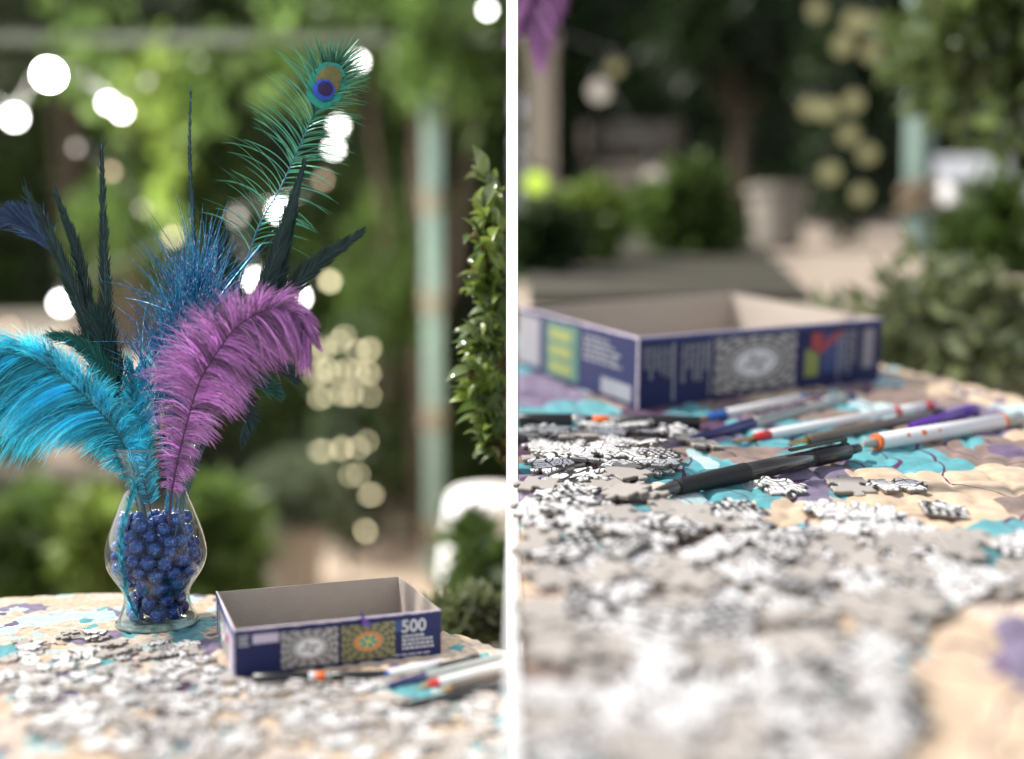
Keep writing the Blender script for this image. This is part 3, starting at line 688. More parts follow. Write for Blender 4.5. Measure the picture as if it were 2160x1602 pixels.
b = MB(); b.add([(.60*wL, -.0016, .84*hL_), (.655*wL, -.0016, .84*hL_), (.615*wL, -.001, .99*hL_), (.598*wL, .0005, 1.17*hL_), (.60*wL, -.0028, .84*hL_), (.655*wL, -.0028, .84*hL_), (.615*wL, -.002, .99*hL_)], [(0, 1, 2, 3), (4, 6, 5), (4, 3, 6)]); b.build('torn_flap', M['purplep'], fr)
# the larger box on the sloping table
xR, yR = on(MR, 1344, 872, 0); wR, dR, hR_ = .392, .33, .0880; aR = .452
tR_, fr, le = open_box('large navy open puzzle box standing behind the row of pens', MR, xR, yR, aR, wR, dR, hR_, .0036, .005)
def fq(m, u0, u1, v0, v1, e=e1, nm='printed_panel'): return quad(nm, fr, m, (u0 * wR, e, v0 * hR_), X_, Z_, (u1 - u0) * wR, (v1 - v0) * hR_)
fq(M['mand'], .29, .62, .10, .90); fq(M['limep'], .66, .72, .20, .62); fq(M['redp'], .685, .74, .55, .86); fq(M['navy2'], .73, .84, .25, .86)
b = MB(); b.add([(.70*wR, e2, .60*hR_), (.73*wR, e2, .55*hR_), (.83*wR, e2, .86*hR_), (.80*wR, e2, .88*hR_)], [(0, 1, 2, 3)]); b.build('printed_panel', M['redp'], fr)
text_lines('small_print', fr, M['ink_shaded'], (.02*wR, e1, .36*hR_), X_, Z_, .12*wR, .5*hR_, 6, 21, True); fq(M['ink_shaded'], .125, .135, .06, .9, e2)
text_lines('small_print', fr, M['ink_shaded'], (.16*wR, e1, .30*hR_), X_, Z_, .11*wR, .56*hR_, 5, 22, True); fq(M['ink_shaded'], .265, .273, .10, .9, e2)
text_lines('small_print', fr, M['ink_shaded'], (.80*wR, e2, .1*hR_), X_, Z_, .09*wR, .76*hR_, 4, 23, True); fq(M['ink_shaded'], .915, .965, .25, .86)
fq(M['navy2'], 0, 1, .93, .985, -.0007)
sq(le, M['ink_shaded'], .02, .22, .1, .9, dR, hR_); sq(le, M['greenp'], .28, .56, .06, .92, dR, hR_)
for k in range(3): sq(le, M['limep'], .31, .50, .12 + .26 * k, .30 + .26 * k, dR, hR_, e2)
text_lines('small_print', le, M['ink_shaded'], (e1, .40*dR, .45*hR_), Yb, Z_, .36*dR, .4*hR_, 5, 31); sq(le, M['ink_shaded'], .74, .96, .06, .30, dR, hR_)

# ------------------------------------------------------------------ pens
def pen(name, label, cat, Mf, q0, q1, r, segs, lift=.0, extra=None, lift1=None):
    lift1 = lift if lift1 is None else lift1
    a = Vector((*on(Mf, q0[0], q0[1], r + lift), r + lift)); c = Vector((*on(Mf, q1[0], q1[1], r + lift1), r + lift1))
    d = c - a; Lg = d.length; x = d.normalized(); y = Vector((0, 0, 1)).cross(x).normalized(); z = x.cross(y)
    mm = Mf @ Matrix(((x.x, y.x, z.x, a.x), (x.y, y.y, z.y, a.y), (x.z, y.z, z.z, a.z), (0, 0, 0, 1)))
    t = thing(name, label, cat, mm, 'pens on the quilts')
    for (nm, mt, t0, t1, r0, r1) in segs:
        b = MB(); e = .0015 * 0 + r * .06
        if nm == 'grip' and r > .006:
            pr = []; k = 22
            for i in range(k + 1):
                u = i / k; rr_ = (r0 + (r1 - r0) * u) * r; groove = -.05 * r if (i % 2 and .12 < u < .4) else 0
                pr.append((rr_ + groove, (t0 + (t1 - t0) * u) * Lg))
            b.lathe(pr, 28, 0, 'x', True)
        else: b.lathe([(r0 * r * .93, t0 * Lg), (r0 * r, t0 * Lg + e), (r1 * r, t1 * Lg - e), (r1 * r * .93, t1 * Lg)], 28, 0, 'x', True)
        me_ = b.build(nm, M[mt], t).data; me_.polygons.foreach_set('use_smooth', np.array([len(p.vertices) == 4 for p in me_.polygons], dtype=bool))
    if extra: extra(t, Lg, r)
    return t
def clip(mt, t0, t1):
    def f(t, Lg, r):
        b = MB(); b.box((t0*Lg, -r*.22, r*1.25), (t1*Lg, r*.22, r*1.5)); b.box((t1*Lg - r*.5, -r*.22, r*.8), (t1*Lg, r*.22, r*1.25)); b.build('clip', M[mt], t)
    return f
def dots(t, Lg, r):
    for u, ww in ((.24, .5), (.335, .75), (.43, .4)):
        b = MB(); n = 12; pts = []
        for i in range(n):
            an = 2*pi*i/n; ph = -1.0 + ww*.5*math.sin(an); pts.append((u*Lg + r*ww*.55*math.cos(an), r*1.02*math.sin(ph), r*1.02*math.cos(ph)))
        pts.append((u*Lg, r*1.02*math.sin(-1.0), r*1.02*math.cos(-1.0))); b.add(pts, [(n, i, (i+1) % n) for i in range(n)]); b.build('printed_dot', M['orange'], t)
rp = .0088
pen('gel_pen', 'black retractable gel pen with rubber grip, in front of the other pens', 'pen', MR, (1386, 1037), (1812, 946), .0094,
    [('tip', 'smoke', 0, .085, .36, .74), ('grip', 'rubber', .085, .40, .80, 1.0), ('barrel', 'smoke', .40, .74, .92, .95), ('collar', 'black', .74, .93, .98, .95), ('button', 'black', .93, 1.0, .55, .5)], .006, clip('black', .62, .92), .005)
pen('marker', 'white marker with three orange dots, rightmost of the large pens', 'marker', MR, (1818, 938), (2152, 884), .0092,
    [('tip', 'greyp', 0, .075, .35, .6), ('ring', 'orange', .075, .095, .98, 1.0), ('barrel', 'whitep', .095, .86, 1.0, 1.0), ('ring', 'orange', .86, .88, 1.0, 1.0), ('cap', 'greyp', .88, 1.0, .95, .9)], .003, dots)
pen('stick_pen', 'white stick pen with red collar and red end bands, in the middle of the row', 'pen', MR, (1546, 932), (1966, 855), .0060,
    [('tip', 'brass', 0, .10, .2, .5), ('collar', 'redpl', .10, .16, .8, .95), ('barrel', 'whitep', .16, .78, 1, 1), ('ring', 'redpl', .78, .81, 1.02, 1.02), ('barrel', 'whitep', .81, .95, 1, 1), ('plug', 'redpl', .95, 1.0, .9, .8)], .003)
pen('stick_pen', 'smoky brown pen with brass tip, between the white-red pen and the marker', 'pen', MR, (1662, 937), (1990, 870), .0060,
    [('tip', 'brass', 0, .12, .2, .6), ('barrel', 'brownp', .12, .9, 1, 1), ('plug', 'black', .9, 1, .9, .8)], .003)
pen('gel_pen', 'grey pen with long navy cap, left of the white-red pen', 'pen', MR, (1456, 928), (1800, 838), .0068,
    [('cap', 'navyp', 0, .34, .5, 1.08), ('barrel', 'greyp', .34, .94, .95, .95), ('plug', 'navyp', .94, 1, .9, .8)], .003, clip('navyp', .36, .66))
pen('stick_pen', 'short white pen with blue collar and brass tip lying against the large box', 'pen', MR, (1470, 886), (1700, 838), .0056,
    [('tip', 'brass', 0, .09, .25, .5), ('collar', 'bluep', .09, .24, .8, 1), ('barrel', 'whitep', .24, .93, 1, 1), ('plug', 'bluep', .93, 1, .9, .7)], .003)
pen('stick_pen', 'purple pen lying behind the orange-dotted marker', 'pen', MR, (1925, 902), (2056, 864), .0066,
    [('barrel', 'purplep', 0, .8, .9, 1), ('cap', 'purplep', .8, 1, 1.1, 1.0)], .003)
pen('marker', 'black brush marker with orange band lying across the corner of the large box', 'marker', MR, (1094, 886), (1476, 892), .0082,
    [('barrel', 'black', 0, .30, 1, 1), ('ring', 'steel', .30, .37, .96, .92), ('collar', 'black', .37, .41, .8, .8), ('ring', 'orange', .41, .50, .82, .78), ('collar', 'greyp', .50, .57, .7, .7), ('cap', 'black', .57, 1.0, 1, .9)], .003)
sp = .0036
pen('marker', 'small black marker with orange band along the front of the smaller box', 'marker', ML, (535, 1431), (812, 1424), .0042,
    [('barrel', 'black', 0, .42, 1, 1), ('collar', 'whitep', .42, .47, .9, .9), ('ring', 'orange', .47, .545, .95, .95), ('collar', 'greyp', .545, .6, .8, .8), ('cap', 'black', .6, 1, 1, .9)], .002)
pen('stick_pen', 'small white pen with blue end lying at the corner of the smaller box', 'pen', ML, (796, 1428), (930, 1398), .0036,
    [('collar', 'bluep', 0, .16, .6, 1), ('barrel', 'whitep', .16, 1, 1, 1)], .002)
pen('gel_pen', 'small grey pen with navy cap below the white pen of the smaller box', 'pen', ML, (820, 1446), (1058, 1388), .0040,
    [('cap', 'navyp', 0, .30, .5, 1.05), ('barrel', 'greyp', .30, 1, 1, 1)], .002)
pen('stick_pen', 'small white pen with red collar running to the divider', 'pen', ML, (880, 1452), (1066, 1402), .0038,
    [('tip', 'brass', 0, .12, .25, .5), ('collar', 'redpl', .12, .22, .8, 1), ('barrel', 'whitep', .22, 1, 1, 1)], .002)
pen('stick_pen', 'small smoky brown pen with brass tip beside the divider', 'pen', ML, (930, 1456), (1066, 1420), .0036,
    [('tip', 'brass', 0, .16, .25, .6), ('barrel', 'brownp', .16, 1, 1, 1)], .002)
pen('gel_pen', 'small black pen nearest the viewer on the vase table', 'pen', ML, (838, 1496), (1066, 1444), .0042,
    [('tip', 'smoke', 0, .08, .4, .7), ('grip', 'rubber', .08, .45, .85, 1), ('barrel', 'black', .45, 1, 1, 1)], .003)
pen('stick_pen', 'small dark pen lying on beige quilt behind the white pens', 'pen', ML, (930, 1408), (1010, 1388), .0036, [('barrel', 'black', 0, .8, 1, 1), ('cap', 'black', .8, 1, 1.1, 1)], .002)

# ------------------------------------------------------------------ vase with beads
vx, vy = on(ML, 332, 1318); k_ = .2746 / F
PRO = [(118, 302), (160, 285), (200, 268), (280, 242), (340, 226), (400, 219), (460, 228), (560, 270), (640, 300), (700, 322), (780, 350), (850, 367), (930, 377), (1000, 368), (1050, 350), (1100, 320), (1150, 285), (1190, 258), (1230, 240), (1265, 236), (1300, 242), (1350, 258), (1400, 277), (1450, 294), (1466, 296)]
vd = depth(ML, vx, vy); PRO = [((1466 - y) * k_ * vd, r_ * k_ * vd) for y, r_ in PRO][::-1]     # (height, radius)
VM = ML @ T(vx, vy, .0026)
t = thing('hurricane_vase', 'clear glass hurricane vase holding blue beads and feathers', 'vase', VM)
hh = np.array([p[0] for p in PRO]); rv = np.array([p[1] for p in PRO])
hs_ = np.linspace(0, hh[-1], 60); rs_ = np.interp(hs_, hh, rv)
for _ in range(2): rs_[1:-1] = (rs_[:-2] + 2 * rs_[1:-1] + rs_[2:]) / 4
gt = .0011
b = MB(); b.lathe([(r_, h_) for h_, r_ in zip(hs_, rs_)] + [(rs_[-1] - gt * .5, hs_[-1] + .0005), (rs_[-1] - gt, hs_[-1]), (rs_[-1] - gt * 1.2, hs_[-1] - .002)], 72); b.build('glass_wall', M['glass'], t, smooth=True)
b = MB(); b.lathe([(rs_[-1] - gt*.6 + .0009*math.cos(q), hs_[-1] + .0006 + .0009*math.sin(q)) for q in np.linspace(0, 2*pi, 9)], 72); b.build('rim', M['rimg'], t, smooth=True)
b = MB(); b.lathe([(rs_[0] + .0012, 0), (rs_[0] + .0018, .0012), (rs_[0] + .0006, .003), (.001, .0042)], 72, close=True); b.build('glass_foot', M['rimg'], t, smooth=True)
# beads dropped in one by one
br = random.Random(4); beads = []
def rin(h_): return float(np.interp(h_, hs_, rs_)) - gt - .0004
for k in range(200):
    R = br.choice([.0062, .0068, .0072, .0076]); best = None
    for tr in range(90):
        a = br.uniform(0, 2*pi); q = br.random() ** .3; z = .0045 + R
        while z < .104:
            lim = min(rin(z), rin(z - R * .45), rin(z + R * .45)) - R
            if lim <= 0: z += .001; continue
            x, y = q * lim * math.cos(a), q * lim * math.sin(a)
            hit = [B for B in beads if (B[0]-x)**2 + (B[1]-y)**2 + (B[2]-z)**2 < (B[3] + R - .0003)**2]
            if not hit:
                if best is None or z < best[2]: best = (x, y, z, R)
                break
            z = max(z + .0008, max(B[2] + math.sqrt(max(0, (B[3]+R-.0003)**2 - (B[0]-x)**2 - (B[1]-y)**2)) for B in hit if (B[0]-x)**2 + (B[1]-y)**2 < (B[3]+R)**2) if hit else z)
    if best and best[2] < .092 + .012 * br.random(): beads.append(best)
b = MB(); b.lathe([(math.sin(pi * i / 14) * 1.0 + 1e-5, -math.cos(pi * i / 14)) for i in range(15)], 22)
bm_ = new_mesh('bead', b.v, b.f, M['bead'], None, True)
unit = {}
for (x, y, z, R) in beads:
    if R not in unit:
        me = bm_.copy(); me.transform(Matrix.Scale(R, 4)); unit[R] = me
    o = obj('bead', unit[R], None, VM @ T(x, y, z) @ Matrix.Rotation(br.uniform(0, 6), 4, Vector((br.random(), br.random(), 1))))
    tag(o, 'round blue glitter bead heaped inside the glass vase', 'bead', 'blue beads in the vase')
print('beads', len(beads))

# ------------------------------------------------------------------ feathers
VB = np.array(VM.translation)
def ribbons(P0, D0, Ls, Wd, bendv, seg, r, twist=.6, shade=(.7, 1.3), grav=0.0):
    """many tapering strands; P0 base, D0 start direction, bendv = vector added along the strand"""
    n = len(P0); p = P0.copy(); d = D0 / np.linalg.norm(D0, axis=1, keepdims=True)
    vs = np.empty((n, seg + 1, 2, 3)); yv = np.tile([0, 1.0, 0], (n, 1)) + r.normal(0, twist, (n, 3)) * np.array([1, .2, 1])
    for k in range(seg + 1):
        u = k / seg; s = np.cross(d, yv); s /= np.linalg.norm(s, axis=1, keepdims=True)
        wdt = (Wd * (1 - u) ** .6 * .5 + .00006)[:, None]
        vs[:, k, 0] = p + s * wdt; vs[:, k, 1] = p - s * wdt
        d = d + bendv / seg + np.array([0, 0, -grav / seg]); d /= np.linalg.norm(d, axis=1, keepdims=True)
        p = p + d * (Ls / seg)[:, None]
    base = (np.arange(n) * (seg + 1) * 2)[:, None]; F_ = []
    for k in range(seg): F_.append(np.hstack([base + 2*k, base + 2*k + 1, base + 2*k + 3, base + 2*k + 2]))
    sh = np.repeat(r.uniform(*shade, n), (seg + 1) * 2)
    return vs.reshape(-1, 3), np.vstack(F_), sh

def feather(name, label, pts, barbs, mshaft, r0, seed, group='feathers in the vase', root_px=None):
    """pts: photo pixels with depth, from stem to tip; barbs: list of layers"""
    r = np.random.default_rng(seed)
    W = [at(*p) for p in pts]
    t = thing(name, label, 'feather', T(*VB), group)
    line = smooth_line(np.array(W) - VB, 60)
    b = MB(); b.tube(line, [max(.00025, r0 * (1 - .85 * i / 59)) for i in range(60)], 6); b.build('shaft', mshaft, t, smooth=True)
    tg = np.gradient(line, axis=0); tg /= np.linalg.norm(tg, axis=1, keepdims=True)
    for ly in barbs:
        n = ly['n']; u = r.uniform(ly.get('t0', 0), ly.get('t1', 1), n) if not ly.get('even') else np.repeat(np.linspace(ly.get('t0', 0), ly.get('t1', 1), n // 2), 2)[:n] + r.normal(0, .002, n)
        if len(u) < n: n = len(u)
        u = np.clip(u, 0, .999); i = (u * 59).astype(int); fr_ = (u * 59 - i)[:, None]; P0 = line[i] * (1 - fr_) + line[np.minimum(i + 1, 59)] * fr_; Tn = tg[i]
        side = np.where(np.arange(n) % 2 == 0, 1.0, -1.0) if ly.get('side') is None else np.full(n, ly['side'])
        Nn = np.stack([Tn[:, 2], np.zeros(n), -Tn[:, 0]], 1)      # right of the shaft in the picture plane
        Nn /= np.linalg.norm(Nn, axis=1, keepdims=True)
        un = (u - ly.get('t0', 0)) / max(1e-6, ly.get('t1', 1) - ly.get('t0', 0))
        ang = np.interp(un, *ly['ang']) + r.normal(0, ly.get('aj', .12), n); L_ = np.interp(un, *ly['len']) / F * r.uniform(ly.get('lmin', .75), 1.1, n)
        if 'lenR' in ly: L_ = np.where(side > 0, np.interp(un, *ly['lenR']) / F * r.uniform(ly.get('lmin', .75), 1.1, n), L_)
        D0 = Tn * np.cos(ang)[:, None] + Nn * (side * np.sin(ang))[:, None]; D0[:, 1] += r.normal(0, ly.get('dj', .2), n)
        bend = Tn * ly.get('curl', 0) + Nn * (side * ly.get('splay', 0))[:, None]; bend = bend + r.normal(0, ly.get('bj', .1), (n, 3))
        cl = ly.get('clump', 0); cs = np.ones(n)
        if cl:
            uc = (np.floor(u * cl) + .5) / cl; cid = (np.floor(u * cl) * 2 + (side > 0)).astype(int); tb = r.normal(0, 1, (cl * 2 + 4, 5))
            SLn = np.linalg.norm(np.diff(line, axis=0), axis=1).sum(); bend = bend + Tn * (np.clip((uc - u) * SLn / L_, -.35, .35) * 2.6)[:, None] + tb[cid, :3] * .16
            L_ = L_ * (1 + .10 * tb[cid, 3]); cs = np.clip(1 + .42 * tb[cid, 4], .45, 1.7)
        v, f, s = ribbons(P0, D0, L_, np.full(n, ly.get('w', .0008)) * r.uniform(.7, 1.2, n), bend, ly.get('seg', 7), r, ly.get('tw', .5), ly.get('shade', (.6, 1.35)), ly.get('grav', 0)); s = s * np.repeat(cs, len(s) // n)
        o = obj('barbs', new_mesh('barbs', v, f, ly['m'], None, True, s), t); o['kind'] = 'stuff'
    return t

def ostrich(label, pts, m, msh, seed, lens, lensR, grav, n=1500, curl=.5, t0=.3, ang=([0, .6, 1], [1.15, 1.0, .5]), splay=0.0):
    base = dict(m=m, t0=t0, t1=1, ang=ang, curl=curl, grav=grav, dj=.28, splay=splay)
    return feather('ostrich_plume', label, pts, [
        dict(base, n=n, len=lens, lenR=lensR, w=.00085, seg=10, aj=.07, bj=.07, clump=46, shade=(.6, 1.5)),
        dict(base, n=int(n * .22), len=([0, 1], [26, 22]), w=.0010, seg=5, aj=.35, bj=.5, shade=(.45, .9)),
        dict(base, n=int(n * .45), len=(lens[0], [q * 1.08 for q in lens[1]]), lenR=(lensR[0], [q * 1.08 for q in lensR[1]]), w=.0006, seg=10, aj=.10, bj=.16, clump=46, shade=(1.3, 2.6))], msh, .0011, seed)  # brighter barb colour stands in for highlights along the strands
ostrich('turquoise ostrich plume drooping out of the vase to the far left', [(330, 1180, 1.0), (292, 1040, .995), (257, 930, .985), (200, 858, .975), (133, 797, .97), (70, 760, .965), (0, 745, .96), (-50, 765, .96)],
        M['teal_f'], M['shaft'], 21, ([0, .12, .3, .6, 1], [25, 70, 175, 195, 140]), ([0, .2, .6, 1], [25, 60, 75, 70]), 1.35, 2700, .2, .17, ([0, .6, 1], [.9, .85, .6]))
ostrich('short turquoise plume standing upright behind the purple plume', [(340, 1180, 1.01), (310, 1040, 1.01), (285, 950, 1.01), (276, 880, 1.012), (284, 785, 1.015)],
        M['teal_f'], M['shaft'], 22, ([0, .5, 1], [25, 75, 50]), ([0, .5, 1], [25, 75, 60]), .35, 1300, .5, .2)
ostrich('purple ostrich plume curling over the rim of the vase to the right', [(352, 1180, .985), (360, 1060, .98), (380, 950, .965), (415, 823, .955), (443, 767, .95), (500, 690, .945), (570, 652, .94), (622, 662, .94), (655, 715, .94)],
        M['purp_f'], M['shaftp'], 23, ([0, .12, .25, .45, .6, .8, 1], [25, 50, 115, 110, 70, 55, 40]), ([0, .12, .25, .5, .8, 1], [25, 50, 100, 118, 105, 65]), 1.15, 1750, .0, .15, ([0, .6, 1], [.95, .9, .55]))
ostrich('narrow turquoise strip added for the refracted plume streaks on the left vase glass', [(300, 1316, .985), (276, 1275, .975), (258, 1200, .965), (256, 1130, .965), (274, 1060, .972), (285, 1010, .98), (276, 965, .98)],
        M['teal_f'], M['shaft'], 24, ([0, .5, 1], [14, 16, 24]), ([0, .5, 1], [14, 16, 24]), .0, 700, .5, .02, ([0, 1], [.22, .3]))  # added strip imitates the plume refracted in the glass
# peacock feather: sparse bronze-green herls and a dense fan round the eye
PK = [(362, 1180, 1.02), (380, 1020, 1.03), (440, 820, 1.03), (505, 600, 1.03), (545, 480, 1.03), (590, 400, 1.03), (640, 290, 1.03), (685, 188, 1.03), (708, 140, 1.03)]
pt = feather('peacock_feather', 'tall peacock feather with blue eye leaning right above the bouquet', PK, [
    dict(m=M['pea_f'], n=46, even=True, t0=.44, t1=.70, ang=([0, 1], [.75, .95]), len=([0, 1], [170, 170]), lenR=([0, 1], [140, 120]), w=.0011, seg=14, curl=-.45, splay=.7, grav=.35, aj=.16, bj=.16, dj=.3, shade=(.8, 3.4), lmin=.6),
    dict(m=M['pea_f'], n=84, even=True, t0=.68, t1=.88, ang=([0, 1], [.8, .75]), len=([0, 1], [150, 135]), lenR=([0, 1], [125, 105]), w=.0012, seg=12, curl=-.3, splay=.5, grav=.2, aj=.09, bj=.1, dj=.25, shade=(.8, 2.2)),
    dict(m=M['pea_f'], n=150, even=True, t0=.84, t1=1.0, ang=([0, .6, 1], [.75, .6, .12]), len=([0, 1], [120, 60]), lenR=([0, 1], [115, 75]), w=.0016, seg=9, curl=.05, splay=.15, aj=.1, bj=.08, dj=.15, shade=(.7, 2.0)),
    dict(m=M['pea_f'], n=200, even=True, t0=.80, t1=.99, ang=([0, 1], [.5, .5]), len=([0, .6, 1], [50, 65, 30]), w=.0022, seg=6, curl=.1, aj=.15, dj=.08, shade=(.8, 1.5))],
    M['shaftb'], .0013, 31)
ed = Vector(at(708, 140, 1.0) - at(640, 290, 1.0)).normalized(); es = Vector((ed.z, 0, -ed.x))
def eye(name, px, py, d, a_, c_, m, par, dome=.0012):
    c = Vector(at(px, py, d) - VB); b = MB(); n = 40; v = [c + Vector((0, -dome, 0))]
    for q, dm in ((.5, .75), (.85, .3), (1, 0)):
        for i in range(n):
            an = 2*pi*i/n; wob = 1 + .02 * math.sin(7 * an) if q == 1 else 1
            v.append(c + ed * (a_/F*q*wob*math.cos(an)) + es * (c_/F*q*wob*math.sin(an)) + Vector((0, -dome * dm, 0)))
    f = [(0, 1 + i, 1 + (i+1) % n) for i in range(n)]
    for k in (0, 1): f += [(1+k*n+i, 1+(k+1)*n+i, 1+(k+1)*n+(i+1) % n, 1+k*n+(i+1) % n) for i in range(n)]
    b.add(v, f); return b.build(name, m, par, smooth=True)
ey = eye('eye', 689, 180, 1.026, 52, 41, M['eye1'], pt)
eye('eye_patch', 693, 172, 1.0235, 36, 27, M['eye2'], ey); eye('eye_spot', 683, 190, 1.0208, 23, 24, M['eye3'], ey); eye('eye_core', 686, 187, 1.0185, 15, 17, M['eye4'], ey, .0008)
# stiff dark tail feathers
def quill(label, pts, wid, m, seed, sp=.45, n=520, t0=.2, col='shaft', name='tail_feather', rag=.06):
    base = dict(m=m, t0=t0, t1=.995, ang=([0, 1], [.40, .19]), aj=.06, curl=.12, dj=.03, bj=.03, tw=.18)
    return feather(name, label, pts, [dict(base, n=n, len=([0, .3, .7, 1], [wid * 2.6, wid * 2.7, wid * 2.0, wid * .9]), w=.0016, seg=5, shade=(.45, 2.0)),
        dict(base, n=int(n * rag), len=([0, 1], [wid * 3.3, wid * 1.6]), w=.0008, seg=5, aj=.2, bj=.2, shade=(.8, 2.6))], M[col], .0008, seed)
quill('tall straight dark tail feather, highest of the left-hand three', [(325, 1180, 1.015), (290, 1000, 1.02), (242, 830, 1.02), (226, 700, 1.02), (220, 540, 1.02), (214, 305, 1.02)], 22, M['dark_f'], 41, t0=.38)
quill('dark tail feather leaning left, middle of the left-hand three', [(322, 1180, 1.02), (285, 1000, 1.025), (232, 830, 1.025), (198, 700, 1.025), (165, 545, 1.025), (118, 405, 1.025)], 24, M['dark_f'], 42, t0=.36)
quill('dark tail feather leaning furthest left of the left-hand three', [(320, 1180, 1.012), (280, 1000, 1.015), (224, 830, 1.015), (180, 680, 1.015), (115, 520, 1.015), (55, 402, 1.015)], 24, M['dark_f'], 43, t0=.36)
quill('dark blue feather curling over at the far left above the turquoise plume', [(318, 1180, 1.03), (270, 1000, 1.035), (215, 830, 1.035), (150, 620, 1.035), (95, 510, 1.035), (45, 468, 1.035), (-12, 470, 1.035)], 26, M['blue_f'], 44, t0=.62, n=620, rag=.4)
quill('small emerald feather tip curling left above the turquoise plume', [(318, 1180, 1.008), (285, 1000, 1.005), (252, 850, 1.0), (215, 775, 1.0), (165, 728, 1.0), (112, 708, 1.0)], 20, M['green_f'], 45, t0=.45, rag=.5)
quill('fluffy green-black feather base between turquoise and purple plumes', [(325, 1180, 1.01), (288, 1000, 1.01), (250, 850, 1.008), (222, 745, 1.008), (208, 680, 1.008)], 34, M['dark_f'], 46, t0=.5, rag=.8, n=520)
quill('very thin blue-black quill rising straight beside the glitter spray', [(350, 1180, 1.02), (370, 1000, 1.03), (400, 750, 1.035), (408, 500, 1.035), (400, 330, 1.035), (403, 180, 1.035)], 7, M['dark_f'], 47, t0=.45, n=260, col='shaftb')
quill('dark tail feather right of the peacock stem, taller of the crossing pair', [(358, 1180, 1.0), (400, 1000, 1.0), (480, 800, .995), (552, 620, .995), (592, 500, .995), (642, 345, .995)], 22, M['dark_f'], 48, t0=.45)
quill('dark tail feather right of the peacock stem, shorter of the crossing pair', [(360, 1180, 1.01), (405, 1000, 1.01), (490, 800, 1.01), (568, 640, 1.01), (600, 530, 1.01), (634, 375, 1.01)], 20, M['dark_f'], 49, t0=.45)
quill('dark tail feather spreading to the right above the purple plume', [(362, 1180, 1.015), (410, 1000, 1.015), (500, 790, 1.015), (592, 640, 1.015), (668, 560, 1.015), (760, 492, 1.015)], 26, M['dark_f'], 50, t0=.48)
quill('black feather tip poking out under the right side of the purple plume', [(360, 1180, .99), (395, 1000, .985), (450, 850, .98), (520, 775, .975), (575, 772, .975), (622, 800, .975)], 20, M['dark_f'], 51, t0=.55)
quill('pale jade feather tip under the right side of the purple plume', [(360, 1180, .992), (395, 1000, .99), (450, 870, .985), (510, 818, .985), (550, 815, .985), (590, 835, .985)], 17, M['green_f'], 52, t0=.6)
quill('black-green feather drooping lowest below the purple plume', [(360, 1180, 1.0), (400, 1000, .995), (450, 880, .99), (490, 850, .99), (515, 875, .99), (514, 932, .99)], 18, M['dark_f'], 53, t0=.6)
# glittery blue grass spray
t = thing('glitter_spray', 'spray of blue glitter strands in the middle of the bouquet', 'spray', T(*VB), 'feathers in the vase')
r = np.random.default_rng(61); b = MB(); stems = []
for (ex, ey_) in ((395, 640), (420, 620), (445, 650), (375, 690), (300, 760), (340, 730)):
    q = smooth_line(np.array([at(345, 1180, 1.0), at(355, 1020, 1.005), at((ex + 360) / 2, (ey_ + 1000) / 2, 1.005), at(ex, ey_, 1.005 + r.normal(0, .01))]) - VB, 16); b.tube(q, .0009, 6); stems.append(q)
b.build('stem', M['strand'], t)
for k, (q, n, Lp) in enumerate(zip(stems, (230, 260, 230, 150, 80, 100), (205, 215, 205, 170, 120, 140))):
    i = r.integers(9, 16, n); P0 = q[i] + r.normal(0, .001, (n, 3)); a = r.normal(0, .34 if k < 4 else .4, n) + (.0 if k < 4 else -.15)
    D0 = np.stack([np.sin(a), r.normal(0, .25, n), np.cos(a)], 1)
    v, f, s = ribbons(P0, D0, Lp / F * r.uniform(.45, 1.1, n), np.full(n, .0008), r.normal(0, .12, (n, 3)) + np.stack([a * .3, a * 0, -np.abs(a) * .2], 1), 5, r, 1.0)
    o = obj('strands', new_mesh('strands', v, f, M['strand'], None, False, s), t); o['kind'] = 'stuff'

# purple plume hanging into view over the second table
ptz = thing('ostrich_plume', 'blurred purple plume hanging from above beside the divider over the large box', 'feather', T(*at(1150, 60, 1.5)))
base0 = np.array(at(1150, 60, 1.5)); rr_ = np.random.default_rng(77)
line = smooth_line(np.array([at(1150, -330, 1.5), at(1165, -200, 1.5), at(1155, -90, 1.5), at(1128, 10, 1.5), at(1108, 75, 1.5)]) - base0, 40)
b = MB(); b.tube(line, [.002 * (1 - .8 * i / 39) for i in range(40)], 6); b.build('shaft', M['shaftp'], ptz)
n = 1300; i = rr_.integers(6, 39, n); tg = np.gradient(line, axis=0); tg /= np.linalg.norm(tg, axis=1, keepdims=True); sd = np.where(np.arange(n) % 2 == 0, 1., -1.)
Nn = np.stack([tg[i][:, 2], np.zeros(n), -tg[i][:, 0]], 1); ln_ = np.where(sd * Nn[:, 0] > 0, 105, 60)
v, f, s = ribbons(line[i], tg[i] * .75 + Nn * (sd * .8)[:, None] + rr_.normal(0, .3, (n, 3)) * [.3, 1, .3], ln_ / F * 1.5 * rr_.uniform(.6, 1.1, n), np.full(n, .0016), tg[i] * .5, 6, rr_)
obj('barbs', new_mesh('barbs', v, f, M['purp_f'], None, True, s), ptz)['kind'] = 'stuff'

